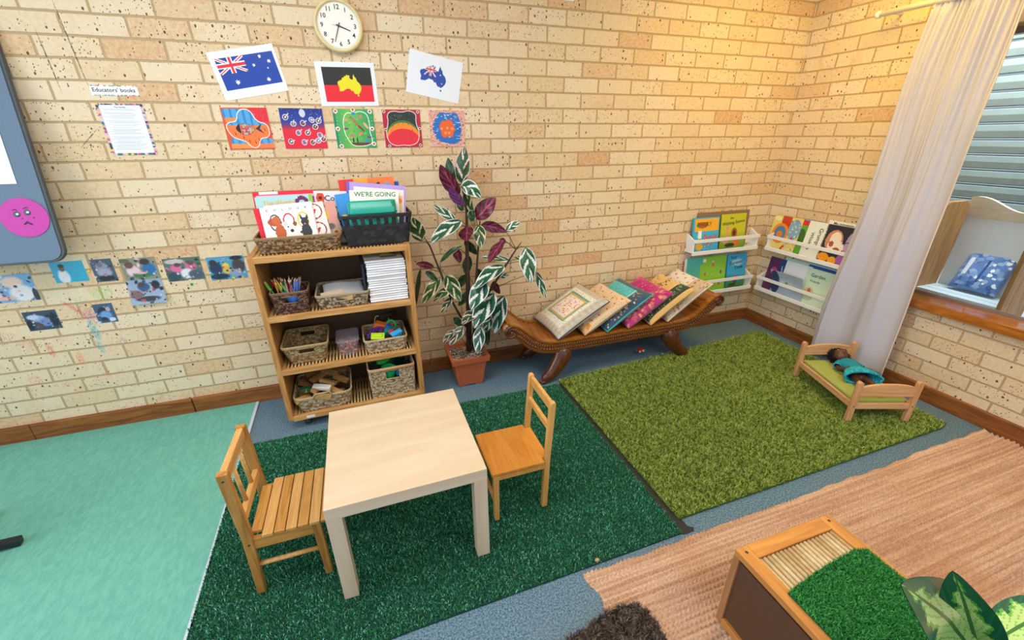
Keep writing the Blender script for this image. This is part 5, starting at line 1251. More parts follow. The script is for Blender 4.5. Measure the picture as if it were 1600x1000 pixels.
nm = list(J); E_ = [('pel','sp'),('sp','ch'),('ch','nk'),('nk','hd'),('ch','sL'),('sL','eL'),('eL','wL'),('wL','hL'),('ch','sR'),('sR','eR'),('eR','wR'),('wR','hR'),('pel','hpL'),('hpL','kL'),('kL','aL'),('aL','fL'),('pel','hpR'),('hpR','kR'),('kR','aR'),('aR','fR')]
me.from_pydata([J[k] for k in nm], [(nm.index(a), nm.index(b)) for a, b in E_], [])
me.materials.append(SKN); bo = bpy.data.objects.new('body', me); C.objects.link(bo); bo.parent = dl
sk = bo.modifiers.new('skin', 'SKIN'); sk.use_smooth_shade = True
for i, k in enumerate(nm): me.skin_vertices[0].data[i].radius = (rad[k], rad[k]); me.skin_vertices[0].data[i].use_root = (k == 'pel')
ss = bo.modifiers.new('sub', 'SUBSURF'); ss.levels = 2; ss.render_levels = 2
# fingers
mb = MB()
for hx, hy, hz, dx, dy, dz in ((-.036, -.006, .050, .5, -.35, .8), (.078, -.026, .012, .1, -1, .1)):
    for f in range(4):
        o2 = (f-1.5)*.0042; L = (.011, .014, .013, .010)[f]; bx = hx+o2*(1 if abs(dy) > .5 else .4); by = hy+o2*(.3 if abs(dy) > .5 else .9)
        mb.tube([(bx, by, hz), (bx+dx*L*.6, by+dy*L*.6, hz+dz*L*.6), (bx+dx*L*.9, by+dy*L*1.05, hz+dz*L-.002)], [.0026, .0024, .0016], 6)
    mb.tube([(hx+.006, hy+.004, hz), (hx+.013, hy+.001, hz+.004), (hx+.016, hy-.005, hz+.006)], [.003, .0026, .0018], 6)
mb.build('fingers', SKN, dl)
def headf(d):
    q = 1.0
    q += .10*max(0, d.z-.6)*max(0, 1-abs(d.x)*5)*max(0, 1-abs(d.y+.1)*5)*3   # nose (face looks up, +z)
    q += .05*max(0, d.z)*max(0, 1-abs(abs(d.x)-.45)*4)*max(0, 1-abs(d.y+.25)*3)   # cheeks
    q -= .05*max(0, d.z)*max(0, 1-abs(abs(d.x)-.33)*7)*max(0, 1-abs(d.y-.08)*7)
    q += .04*max(0, -d.y-.4)*max(0, d.z)
    return q
HC = (-.012, .150, .040)
mb = MB(); mb.sphere(HC, (.036, .043, .038), 40, 28, fn=headf)
for s in (-1, 1): mb.sphere((HC[0]+s*.036, HC[1], HC[2]-.002), (.005, .010, .008), 10, 8)
mb.build('head', SKN, dl)
mb = MB()
for s in (-1, 1):
    mb.sphere((HC[0]+s*.0135, HC[1]+.003, HC[2]+.033), (.0052, .0032, .003), 12, 8, color='#e9e2da'); mb.sphere((HC[0]+s*.0135, HC[1]+.003, HC[2]+.0352), (.0024, .0024, .0018), 10, 6, color='#1c1210')
    mb.tube([(HC[0]+s*.007, HC[1]+.0115, HC[2]+.0335), (HC[0]+s*.014, HC[1]+.0145, HC[2]+.0325), (HC[0]+s*.021, HC[1]+.011, HC[2]+.030)], .0011, 5, color='#20130f')
mb.tube([(HC[0]-.009, HC[1]-.021, HC[2]+.033), (HC[0], HC[1]-.0235, HC[2]+.0345), (HC[0]+.009, HC[1]-.021, HC[2]+.033)], [.0012, .0024, .0012], 6, color='#7c3a34')
mb.build('face_features', attrmat('doll_face', .35, .6), dl)
mb = MB(); HR = plain('doll_hair', '#15110f', .75, .1, 60, .3)
mb.sphere((HC[0], HC[1]+.016, HC[2]-.004), (.046, .044, .038), 26, 18, fn=lambda d: 1+.10*mnoise.noise(d*6))
g = np.random.default_rng(4)
for k in range(520):
    d = Vector(g.normal(size=3)).normalized()
    if d.z > .62 or (d.z > .15 and d.y < .12) or d.z < -.75: continue
    b0 = Vector((HC[0]+d.x*.040, HC[1]+.010+d.y*.043, HC[2]-.006+d.z*.036)); q = (d+Vector(g.normal(size=3))*.45).normalized()
    mb.tube([b0, b0+q*.010+Vector((0, 0, .001)), b0+q*.019+Vector(g.normal(size=3))*.003], [.0034, .0026, .0007], 5, caps=False)
mb.build('hair', HR, dl)
m, nt, b = newmat('knit_teal'); k = NT(nt); o = k.obj()
wv = k.n('ShaderNodeTexVoronoi'); wv.inputs['Scale'].default_value = 170; k.l(k.mapping(o, (1, 1.4, .6)), wv.inputs['Vector'])
k.l(k.mix(k.smooth(wv.outputs['Distance'], .1, .7), col('#1fa0bd'), col('#0f7f9e')), b.inputs['Base Color']); b.inputs['Roughness'].default_value = .9; k.bump(wv.outputs['Distance'], .6, .003, b)
KN = m
m2, nt, b = newmat('knit_light'); k = NT(nt); o = k.obj()
wv = k.n('ShaderNodeTexVoronoi'); wv.inputs['Scale'].default_value = 100; k.l(o, wv.inputs['Vector'])
k.l(k.mix(k.smooth(wv.outputs['Distance'], .1, .7), col('#3fc8dc'), col('#179ab5')), b.inputs['Base Color']); b.inputs['Roughness'].default_value = .9; k.bump(wv.outputs['Distance'], .9, .004, b)
def tor(sts, th):
    def fn(u, v):
        i = min(len(sts)-2, int(v*(len(sts)-1))); f = v*(len(sts)-1)-i; f = f*f*(3-2*f)
        y, rx, rz_, cx_, cz_ = [a*(1-f)+b2*f for a, b2 in zip(sts[i], sts[i+1])]
        g = 2*PI*u; x = cx_+rx*math.cos(g)*(1+.03*math.sin(g*9)*(1 if y < 0 else .2)); z = cz_+rz_*math.sin(g)
        return (x, y, max(.0015, z))
    return fn
mb = MB(); mb.grid(tor([(.100, .020, .016, -.002, .030), (.094, .037, .026, 0, .029), (.075, .044, .030, 0, .031), (.03, .040, .029, 0, .030), (-.01, .048, .031, 0, .030), (-.03, .055, .033, 0, .031)], 0), 40, 24, flip=True)
mb.build('dress', KN, dl, solid=.003)
mb = MB(); mb.grid(tor([(-.018, .055, .034, 0, .032), (-.04, .066, .038, .002, .034), (-.06, .076, .040, .004, .034), (-.078, .083, .038, .006, .031)], 0), 60, 18, flip=True)
mb.tube([tor([(-.078, .083, .038, .006, .031), (-.079, .083, .038, .006, .031)], 0)(i/50, 0) for i in range(50)], .0045, 6, closed=True)
mb.build('skirt_trim', m2, dl, solid=.004)
for s in (-1, 1): MB().tube([(s*.030, .086, .028), (s*.044, .074, .025), (s*.056, .056, .021)], [.018, .0185, .0175], 14, caps=False).build('sleeve', KN, dl, solid=.003)
for s in (-1, 1):
    mb = MB(); c0 = Vector((s*.057, .055, .021)); d = Vector((s*.012, -.018, -.004)).normalized(); a_ = d.orthogonal().normalized(); b_ = d.cross(a_)
    mb.tube([c0+(a_*math.cos(q*PI/8)+b_*math.sin(q*PI/8))*.0178 for q in range(16)], .003, 6, closed=True)
    mb.build('sleeve_trim', m2, dl)

# ------------------------------------------------------------------ low toy box at the lower right
BX = wood('bamboo_x', '#b5743a', '#d8974e', .4, 0, .6); BXy = wood('bamboo_y', '#b5743a', '#d8974e', .4, 1, .6); BXz = wood('bamboo_z', '#96633a', '#b9845a', .45, 2, .8)
x0, x1, y1, y0, hT = -2.232, -1.826, -2.043, -2.93, .350
tb = thing('toy_unit', 'low wooden unit with brown side panel and bamboo slatted top on the jute rug', 'storage unit', ((x0+x1)/2, (y0+y1)/2, .011))
ox, oy = (x0+x1)/2, (y0+y1)/2; hx, hy = (x1-x0)/2, (y1-y0)/2; hT -= .011
for sx in (-1, 1): MB().box((sx*(hx-.0225), 0, hT-.012), (.045, 2*hy, .024)).build('top_side_rail', BXy, tb, bevel=.003)
for sy in (-1, 1): MB().box((0, sy*(hy-.024), hT-.0122), (2*hx-.09, .048, .0236)).build('top_end_rail', BX, tb, bevel=.002)
for sx in (-1, 1):
    for sy in (-1, 1):
        MB().box((sx*(hx-.011), sy*(hy-.011), (hT-.024)/2), (.022, .022, hT-.024)).build('corner_post', BXz, tb, bevel=.002)
        if sy > 0: MB().lathe([(0, .0015), (.0045, .001), (.0055, -.001)], 12, (sx*(hx-.024), sy*(hy-.022), hT)).build('screw', SCR, tb)
    MB().box((sx*(hx-.011), 0, .014), (.022, 2*hy-.044, .028)).build('bottom_rail', BXy, tb, bevel=.002)
    MB().box((sx*(hx-.012), 0, hT/2-.002), (.006, 2*hy-.044, hT-.076)).build('side_panel', plain('hardboard_dark', '#5d3f2c', .7, .04, 40), tb)
for sy in (-1, 1): MB().box((0, sy*(hy-.012), hT/2), (2*hx-.044, .006, hT-.05)).build('end_panel', plain('hardboard_dark', '#5d3f2c', .7), tb)
mb = MB(); g = np.random.default_rng(11); n = 19; pal = ['#d9bf94', '#e6d2ac', '#c9a878', '#dfc79c', '#cdb084']
for i in range(n):
    x = -hx+.051+(2*hx-.102)*i/(n-1); c = pal[int(g.integers(0, 5))]
    ys = hy-.05; pts = [(x, ys, hT-.012)]; rad_ = [.0074]
    while ys > hy-.32:
        stp = g.uniform(.05, .11); ys -= stp; pts += [(x, ys+.004, hT-.012), (x, ys, hT-.012), (x, ys-.004, hT-.012)]; rad_ += [.0072, .0082, .0072]
    mb.tube(pts, rad_, 8, color=c)
mb.build('bamboo_slats', attrmat('bamboo_cane', .5, .4, .15, 60), tb)
m_ = thing('grass_square', 'square of bright green artificial grass on top of the low wooden unit', 'artificial grass', (0, 0, 0))
GS = [(x0+.028, -2.205), (x0+.12, -2.192), (x0+.20, -2.182), (x1-.06, -2.172), (x1-.025, -2.185), (x1-.022, -2.60), (x0+.03, -2.62)]
MB().prism(GS, .3505, .3545, plane='XY').build('backing', plain('turf_back2', '#1d5a30', .9), m_, fixn=True)
pile('pile', PILE, m_, quad_inside(GS), x0, x1, -2.62, -2.16, .354, 52000, .012, .0020, .8, ['#2f8a3c', '#3fa04a', '#237a34', '#55b25a', '#1d6a34', '#2f9048', '#68bd6a'], 21)
# leafy plant at the bottom right corner
dp = thing('leafy_plant', 'plant with yellow and dark green leaves at the bottom right corner', 'plant', (-1.93, -2.62, .3545))
o2_ = Vector((-1.93, -2.62, .3545))
def dcol(kind, s, w, ph):
    a = abs(w); lim = .62*math.sin(PI*min(1, s*1.05+.03))+.16*math.sin(s*37+ph*9+(2 if w > 0 else 0))+.07*math.sin(s*90+w*4)
    if a < .035: return '#3f7a3a'
    if kind == 'narrow': lim *= .72
    if a < lim: return '#bfe08a' if (s*9-a*4+ph) % 1 < .82 else '#8fc45a'
    if a < lim+.12: return '#5fae45'
    return '#12593f' if (s*8-a*3) % 1 < .8 else '#1a6f58'
mb = MB()
def q(px, py, Y): return onY(px, py, Y)-o2_
leaf(mb, q(1525, 1030, -2.475), q(1408, 914, -2.455), .155, 'wide', .06, face=(-.75, -.15, .75), cf=dcol, ns=60, nw=36, fold=.1)
leaf(mb, q(1532, 1035, -2.475), q(1489, 893, -2.475), .105, 'narrow', .02, face=(-.9, -.3, .5), cf=dcol, ns=60, nw=30, fold=.2)
leaf(mb, q(1532, 1018, -2.475), q(1660, 960, -2.475), .11, 'wide', .22, face=(-.8, -.2, .9), cf=dcol, ns=50, nw=30, fold=.1)
leaf(mb, q(1545, 1040, -2.48), q(1640, 1000, -2.49), .09, 'wide', .2, face=(0, -.5, 1), cf=dcol, ns=40, nw=24, fold=.1)
leaf(mb, (0, 0, .12), (-.10, -.10, .17), .05, 'wide', .3, face=(0, -.3, 1), cf=dcol, ns=40, nw=24)
leaf(mb, (0, 0, .12), (.08, -.12, .15), .05, 'wide', .3, face=(0, -.3, 1), cf=dcol, ns=40, nw=24)
mb.build('foliage', attrmat('leaf_gloss', .25, .6), dp)
mb = MB()
for p in (q(1525, 1030, -2.475), q(1532, 1035, -2.475), q(1545, 1040, -2.48), Vector((0, 0, .12))): mb.tube([(0, 0, .06), tuple(p*.5+Vector((0, 0, .06))), tuple(p)], [.005, .004, .003], 6)
mb.build('stem', plain('stem_green', '#3f7a3a', .5), dp)
MB().lathe([(0, 0), (.040, 0), (.052, .075), (.055, .075), (.055, .085), (.048, .085), (.045, .07), (0, .07)], 24).build('pot', plain('white_pot', '#d8d4cc', .4), dp)
# ------------------------------------------------------------------ things on the back wall
AUS = [(.0,.42),(.02,.33),(.12,.27),(.2,.24),(.24,.15),(.3,.16),(.33,.08),(.4,.09),(.42,.03),(.52,.05),(.56,.07),(.54,.16),(.62,.24),(.68,.22),(.70,.08),(.73,.0),(.77,.12),(.82,.17),(.85,.3),(.93,.38),(.97,.46),(1,.58),(.97,.7),(.9,.82),(.82,.9),(.76,.86),(.70,.87),(.65,.80),(.61,.70),(.56,.74),(.51,.65),(.42,.62),(.3,.66),(.22,.73),(.13,.74),(.07,.76),(.04,.7),(.06,.58)]
TAS = [(.79,.95),(.86,.95),(.85,1.02),(.81,1.02)]
def jack(c, u0, v0, u1, v1, mask=None):
    s = c.a.copy(); P = lambda a, b: (u0+(u1-u0)*a, v0+(v1-v0)*b); w = (u1-u0)
    box = c.pmask([P(0, 0), P(1, 0), P(1, 1), P(0, 1)])
    c.poly([P(0, 0), P(1, 0), P(1, 1), P(0, 1)], '#1c3fa0')
    for a, b in (((0, 0), (1, 1)), ((1, 0), (0, 1))): c.line([P(*a), P(*b)], w*.10, '#f4f4f6')
    for a, b in (((0, 0), (1, 1)), ((1, 0), (0, 1))): c.line([P(*a), P(*b)], w*.035, '#e0283c')
    c.line([P(.5, 0), P(.5, 1)], w*.17, '#f4f4f6'); c.line([P(0, .5), P(1, .5)], w*.17, '#f4f4f6')
    c.line([P(.5, 0), P(.5, 1)], w*.10, '#e0283c'); c.line([P(0, .5), P(1, .5)], w*.10, '#e0283c')
    m = box if mask is None else (box & mask); c.a[~m] = s[~m]
def star(c, u, v, r, asp, n=7, colr='#f4f6fa'):
    c.poly([(u+(r if k % 2 == 0 else r*.45)*math.sin(k*PI/n), v-(r if k % 2 == 0 else r*.45)*math.cos(k*PI/n)*asp) for k in range(2*n)], colr)
A4 = 297/210
c = Canvas(160, 112, '#e9edf8'); c.rect(.075, .14, .955, .80, '#1c44a6')
jack(c, .075, .14, .50, .47); star(c, .285, .665, .042, A4); star(c, .745, .215, .030, A4); star(c, .615, .375, .030, A4); star(c, .86, .335, .032, A4); star(c, .76, .70, .034, A4); star(c, .81, .47, .016, A4, 5)
wall_sheet('flag_print', 'tilted print of a blue flag with a union jack and white stars', 'flag picture', c, .297, .207, -3.637, 1.846, R(10.3))
c = Canvas(160, 112, '#e6ecf4'); c.rect(.10, .115, .93, .52, '#24241f').rect(.10, .52, .93, .905, '#e52230')
c.poly([(.33+.40*x, .27+.52*y) for x, y in AUS], '#e8dc1a').poly([(.33+.40*x, .27+.50*y) for x, y in TAS], '#e8dc1a')
wall_sheet('flag_print', 'print of a black and red flag with a yellow map of Australia', 'flag picture', c, .293, .205, -3.183, 1.806, R(1))
c = Canvas(160, 112, '#e8ecf6'); m0 = c.pmask([(.22+.50*x, .22+.56*y) for x, y in AUS]); c.put(m0, '#2148a8').poly([(.22+.50*x, .24+.56*y) for x, y in TAS], '#2148a8')
jack(c, .30, .20, .52, .50, m0); star(c, .40, .60, .035, A4); star(c, .60, .42, .014, A4); star(c, .64, .62, .014, A4)
wall_sheet('map_print', 'tilted white print of a blue map of Australia filled with its flag', 'flag picture', c, .297, .21, -2.717, 1.854, R(-11))

def waves(c, box, mask=None, a='#2f8fd0', b='#8fd0f0'):
    s = c.a.copy(); u0, v0, u1, v1 = box; c.rect(u0, v0, u1, v1, a)
    v = v0+.01
    while v < v1:
        k = 0; u = u0
        while u < u1: c.line([(u, v+.012*(k % 2)), (u+.05, v+.012*((k+1) % 2))], .009, b if k % 3 else '#1a6ab0'); u += .05; k += 1
        v += .035
    if mask is not None: c.a[~mask] = s[~mask]
g_ = random.Random(5)
# 1 fish
c = Canvas(112, 108, '#d9573a'); c.put(c.U > .62, '#e0453a'); c.put((c.U > .60) & (c.V < .33), '#e02a3c'); c.speck(40, ['#f0745a'], .006, (.62, .02, .92, .3))
waves(c, (.03, .03, .40, .24)); c.put((c.V > .24) & (c.V < .34) & (c.U < .42) & (c.U > .05), '#f08a4a'); waves(c, (.08, .72, .40, .86)); waves(c, (.72, .74, .98, .86))
c.put((c.V > .86) & (c.V < .97) & (c.U > .05) & (c.U < .5), '#f0944a').put((c.V > .86) & (c.V < .97) & (c.U > .62), '#e8804a')
B = smoothpoly([(.06, .35), (.30, .33), (.34, .1), (.5, .02), (.64, .08), (.72, .33), (.94, .38), (.97, .6), (.90, .72), (.72, .73), (.66, .95), (.5, .97), (.40, .80), (.14, .72), (.04, .52)])
bm_ = c.pmask(B); c.put(bm_, '#ee7a3c'); waves(c, (0, 0, 1, .42), bm_ & (c.V < .42)); c.line(B, .018, '#f4efe6', True)
F = smoothpoly([(.22, .5), (.32, .38), (.50, .37), (.70, .50), (.50, .66), (.34, .64)]); fm = c.pmask(F); old = c.a.copy()
pal = ['#c8324a', '#d98a4a', '#8fc0c9', '#a33a7a', '#e0a83c', '#5f8fb0', '#b8404a', '#e06a5a']
for i in range(10):
    for j in range(8): c.rect(.30+.045*i, .36+.04*j, .34+.045*i, .395+.04*j, g_.choice(pal))
c.put((c.U < .33), '#222226'); c.a[~fm] = old[~fm]; c.line(F, .008, '#2a1c1c', True); c.poly([(.66, .50), (.82, .38), (.76, .5), (.84, .63)], '#33343c')
for u, v in ((.2, .62), (.36, .70), (.47, .80), (.60, .82), (.69, .76), (.86, .52)): c.line([(u, v-.03), (u+.01, v+.04)], .014, '#3a1c1a')
ARTW = dict(cat='painting'); zA = 1.592; PX = [-3.697, -3.435, -3.176, -2.920, -2.664]
def art(c, i, lab, w=.208): wall_sheet('painted_tile', lab, 'painting', c, w, .195, PX[i], zA, R((.4, -.3, 0, .3, -.2)[i]), th=.004, group=None)
art(c, 0, 'square dot style painting of a patchwork fish, leftmost of the five')
# 2 night dance
c = Canvas(112, 108, '#2a3f9c'); c.put(np.clip((c.V-.33)*5, 0, 1), '#e0263f'); c.put(np.clip(1-c.V*4, 0, 1), '#1c2f80'); c.speck(60, ['#dfe6f8'], .004, (0, 0, 1, .25)); c.ell(.52, .12, .07, .10, '#c9cfe6')
for u, v, a in ((.12, .22, .5), (.28, .38, 1.3), (.50, .36, 0), (.72, .28, -.6), (.88, .30, .8), (.78, .45, .7), (.36, .60, .3), (.58, .60, .9), (.15, .82, -.3), (.46, .84, 0), (.66, .84, .2), (.86, .66, -.7), (.80, .80, .4), (.93, .76, 1)):
    c.ell(u, v, .065, .075, '#e6e2ea', ang=a).ell(u, v, .05, .058, g_.choice(['#3a3a48', '#5a7fb0', '#4a3a5a']), ang=a).line([(u, v), (u+.09*math.cos(a), v-.10*math.sin(a+.6))], .022, '#dcd6e4').ell(u, v, .02, .03, g_.choice(['#e08a3a', '#e6d9c0', '#c84a4a']), ang=a)
art(c, 1, 'square painting with a moon and white outlined shapes on blue and red')
# 3 green waterhole
c = Canvas(112, 108, '#2f9a5c'); c.put(np.clip(1.1-abs(c.U-.4)*2.2, 0, 1)*.8, '#7fc256'); c.put(c.U < .06, '#178a62')
c.speck(90, ['#a8d46a', '#5fb04e', '#3f9a4e'], .03, (.2, .05, .9, .8), rv=.008)
B = smoothpoly([(.22, .3), (.32, .08), (.5, .12), (.64, .05), (.84, .1), (.88, .35), (.86, .6), (.92, .85), (.78, .95), (.4, .96), (.3, .8), (.22, .6)])
bm_ = c.pmask(B); c.put(bm_ & (c.V > .86), '#6a3a2c'); c.line(B, .02, '#e8f2e4', True)
for u, v, cc in ((.5, .12, '#3a7fd0'), (.66, .2, '#e06a8a'), (.28, .5, '#8a3a7a'), (.4, .68, '#e0607a'), (.62, .63, '#f07a5a'), (.83, .72, '#7a3a8a'), (.75, .82, '#4a8ad0'), (.3, .28, '#e09a6a')): c.ell(u, v, .055, .03, cc)
c.line([(.42, .22), (.5, .3), (.58, .42), (.70, .55)], .05, '#8a3a2c').line([(.42, .22), (.5, .3), (.58, .42)], .02, '#d98a6a').ell(.78, .42, .03, .1, '#e8b07a', ang=-.6)
for u in (.42, .52): c.ell(u, .80, .016, .08, '#24302c')
for u, v in ((.07, .06), (.50, .02), (.92, .06), (.07, .5), (.93, .5), (.1, .95), (.93, .9)):
    c.ell(u, v, .055, .055, '#f0e6e0').ell(u, v, .028, .028, '#b83a2c')
for k in range(9): c.ell(.07+.01*math.sin(k), .12+.09*k, .008, .010, '#d9e8d8').ell(.94, .12+.09*k, .008, .010, '#d9e8d8')
art(c, 2, 'square green painting with a lizard and small fish, middle of the five')
# 4 fire dome
c = Canvas(112, 108, '#b3243a'); c.speck(60, ['#8a1a30', '#d0405a'], .015)
B = smoothpoly([(.12, .1), (.3, .03), (.5, .08), (.7, .02), (.9, .1), (.86, .35), (.95, .6), (.88, .9), (.6, .97), (.5, .93), (.3, .97), (.1, .88), (.04, .6), (.14, .35)])
bm_ = c.pmask(B); old = c.a.copy(); c.put(bm_, '#26302a'); c.speck(160, ['#8a948a', '#5a645c'], .006, (.1, .05, .9, .35)); c.ell(.5, .78, .48, .50, '#3f7a3a').ell(.5, .80, .46, .46, '#f08a2a').ell(.5, .84, .44, .34, '#e8283c'); c.a[~bm_] = old[~bm_]; c.line(B, .018, '#e6dcd8', True)
for u, v in ((.25, .42), (.4, .38), (.52, .36), (.66, .38), (.2, .55), (.3, .65), (.37, .62), (.44, .62), (.5, .60), (.5, .66), (.62, .62), (.76, .56), (.46, .80), (.6, .80), (.74, .74)): c.line([(u, v-.03), (u, v+.03)], .012, '#5a5a52')
for u, v in ((.05, .05), (.94, .06), (.96, .5), (.05, .52), (.1, .96), (.94, .95)): c.ell(u, v, .04, .04, '#d9cfc8').ell(u, v, .02, .02, '#3a2a2a')
art(c, 3, 'square red painting with an orange glowing dome and dark sky')
# 5 island
c = Canvas(112, 108, '#dfa69a'); c.speck(420, ['#d9536a', '#e0b04a', '#3a3a3a', '#f0d8cc', '#c86a4a', '#7fa05a'], .014)
B = smoothpoly([(.22, .15), (.3, .05), (.6, .08), (.78, .06), (.86, .25), (.92, .5), (.86, .7), (.84, .9), (.6, .94), (.4, .88), (.22, .86), (.1, .6), (.08, .4)]); bm_ = c.pmask(B); old = c.a.copy(); c.put(bm_, '#2a6fc0'); c.speck(150, ['#3f8fdc', '#1c58a8', '#dfe8f0'], .035, (.05, .02, .95, .95), rv=.008); c.a[~bm_] = old[~bm_]
B = smoothpoly([(.34, .28), (.45, .30), (.55, .24), (.66, .30), (.68, .44), (.74, .52), (.66, .60), (.66, .74), (.52, .70), (.42, .76), (.32, .70), (.32, .56), (.26, .48)]); c.poly(B, '#e8662a').line(B, .01, '#b8401c', True)
for u, v in ((.34, .5), (.64, .5), (.44, .62), (.54, .62), (.5, .48)): c.ell(u, v, .035, .04, '#f09a5a')
art(c, 4, 'square painting of an orange island in blue water, rightmost of the five')

# clock
ck = thing('wall_clock', 'round white wall clock with cream rim high on the back wall', 'clock', (-3.187, -.003, 2.060))
MB().lathe([(0, .0), (.113, .0), (.116, .012), (.115, .030), (.109, .038), (.102, .036), (.0985, .029)], 64, axis='Y').build('rim', plain('clock_rim', '#e0cd9a', .35), ck)
MB().lathe([(.099, .028), (.04, .0282), (0, .0283)], 64, axis='Y').build('dial', plain('clock_dial', '#f1eee8', .5, .01), ck)
mb = MB(); 
for h in range(1, 13):
    a = h*PI/6; V, F = textgeo(str(h)); i = mb.addv([(x*.028+.078*math.sin(a), -.0290, y*.028+.078*math.cos(a)) for x, y in V]); mb.addf([tuple(i+q for q in f) for f in F], '#17181a')
for q in range(60):
    a = q*PI/30; r1 = .093; mb.bar((r1*math.sin(a), -.0289, r1*math.cos(a)), ((r1+.003)*math.sin(a), -.0289, (r1+.003)*math.cos(a)), .0008, .0004, color='#55565a', up=(0, 1, 0))
mb.build('numerals', PRM, ck)
def hand(nm, ang, L, back, wd, c, y):
    a = R(ang); mb = MB(); mb.bar((-back*math.sin(a), y, -back*math.cos(a)), (L*math.sin(a), y, L*math.cos(a)), wd, .001, up=(0, 1, 0)) if False else None
    d = Vector((math.sin(a), 0, math.cos(a))); n = Vector((d.z, 0, -d.x))
    P = [(-d*back+n*wd*.5), (-d*back-n*wd*.5), (d*L-n*wd*.3), (d*L+n*wd*.3)]
    mb.prism([(p.x, p.z) for p in P], y-.0006, y+.0006); return mb.build(nm, plain('hand_'+c[1:], c, .4), ck, fixn=True)
hand('hour_hand', 110, .056, .012, .006, '#1b1b1d', -.0310); hand('minute_hand', 201, .074, .014, .0042, '#1b1b1d', -.0325); hand('second_hand', 278, .030, .01, .0016, '#d94a3a', -.034)
MB().cyl((0, -.028, 0), (0, -.036, 0), .004).build('hub', plain('hand_1b1b1d', '#1b1b1d', .4), ck)

# notices
c = Canvas(90, 20, '#f2eff2')
for k in range(60): c.ell(g_.random(), g_.choice([.04, .96]), .02, .08, g_.choice(['#d9489a', '#4fa88a', '#e8c84a', '#5a8ac0', '#b8b0c8', '#b8b0c8']))
c.rect(.03, .10, .96, .78, '#f5f3f4')
wall_sheet('title_strip', 'small laminated title strip above the printed notice', 'sign', c, .182, .042, -4.208, 1.753, R(0), texts=[("Educators' books", .49, .46, .0235, '#333338')])
c = Canvas(90, 112, '#cfc8d8')
for k in range(220):
    e = g_.choice('lrtb'); t_ = g_.random(); u, v = {'l': (.03, t_), 'r': (.97, t_), 't': (t_, .02), 'b': (t_, .98)}[e]; c.ell(u, v, .03, .025, g_.choice(['#d9489a', '#2f7a6a', '#e8c84a', '#5a6a8a', '#cfc8d8', '#cfc8d8', '#333a44', '#e0a0c0']))
c.rect(.075, .03, .93, .955, '#f0f2f9')
for k in range(34):
    v = .10+.024*k
    if k in (2, 8, 14, 21): continue
    wd = g_.uniform(.5, .76); off = .5-wd/2 if k % 3 else .12; c.a[int(v*112), int(off*90):int((off+wd)*90):1] = hexc('#b4b9c8')
wall_sheet('notice', 'laminated typed notice with patterned border on the left of the back wall', 'notice', c, .182, .224, -4.209, 1.587, R(0), texts=[('Our books', .5, .065, .010, '#555566')])
c = Canvas(6, 6, '#eceef2'); wall_sheet('note_card', 'blank white card cut by the top edge above the map print', 'card', c, .115, .14, -1.935, 2.334, 0)

# photographs pinned to the wall
def photo(lab, cx, cz, w, h, rot, paint, bend=None, group=None):
    c = Canvas(max(24, int(w*330)), max(20, int(h*330)), '#3c4a5c'); paint(c); c.jitter(.08)
    return wall_sheet('photograph', lab, 'photograph', c, w, h, cx, cz, R(rot), bend=bend)
def kids(bgc, blobs):
    def f(c):
        c.put(c.U > -1, bgc)
        pal = [b[4] for b in blobs]+[bgc, '#23282f', '#cfd4dc']
        for q in range(26): c.ell(g_.random(), g_.uniform(.05, 1), g_.uniform(.03, .10), g_.uniform(.03, .09), g_.choice(pal), .8, g_.uniform(0, 3)) if len(blobs) > 4 else None
        for (u, v, ru, rv, cc) in blobs: c.ell(u, v, ru, rv, cc, .5)
        for q in range(14): c.ell(g_.random(), g_.uniform(.4, 1), g_.uniform(.02, .05), g_.uniform(.02, .06), g_.choice(pal), .8, g_.uniform(0, 3)) if len(blobs) > 5 else None
    return f
photo('photograph of a person in white against a plain turquoise wall', -4.652, .929, .135, .108, 0, kids('#2aa5c9', [(.30, .72, .2, .4, '#dfe3e8'), (.32, .33, .10, .16, '#6a5a58'), (.32, .2, .10, .1, '#2a2526')]))
photo('narrow photograph of a blurred figure in grey blue clothes', -4.511, .922, .092, .12, 0, kids('#46566a', [(.45, .35, .3, .25, '#8a90a8'), (.5, .6, .4, .2, '#98a0b8'), (.5, .85, .45, .14, '#20242c'), (.4, .25, .15, .12, '#6f6a74'), (.5, .7, .12, .08, '#a87a9a')]))
photo('photograph of two children in pink and blue over a green table', -4.357, .915, .157, .119, 0, kids('#8a8a74', [(.3, .6, .22, .3, '#dfc4d0'), (.22, .3, .14, .18, '#6a4a44'), (.75, .55, .22, .35, '#2f6aa8'), (.68, .2, .16, .16, '#3a3438'), (.5, .8, .3, .14, '#3f7a4a'), (.5, .7, .16, .06, '#e0a8b8'), (.1, .1, .2, .1, '#5a6a4a')]))
photo('photograph of a child in blue leaning over, curling off the wall', -4.362, .790, .158, .130, 0, kids('#8fa4c0', [(.45, .3, .2, .2, '#33507c'), (.4, .2, .1, .12, '#4a3a3a'), (.8, .25, .14, .2, '#1f2634'), (.5, .8, .4, .12, '#26303c'), (.2, .6, .2, .2, '#7a5a5a'), (.35, .85, .08, .06, '#c83a3c')]), bend=lambda u, v: -.022*(min(1, max(0, v)))**2)
photo('photograph of children in pink and grey around a white sheet', -4.165, .893, .172, .128, 0, kids('#54705f', [(.3, .45, .18, .22, '#d56a9a'), (.7, .4, .18, .2, '#c86a90'), (.55, .7, .2, .26, '#e0dce4'), (.2, .8, .2, .24, '#3a4858'), (.8, .75, .25, .22, '#4a5a6c'), (.3, .15, .3, .12, '#c8b8bc'), (.35, .3, .1, .1, '#5a4a4a'), (.72, .26, .1, .1, '#6a4a4a')]))
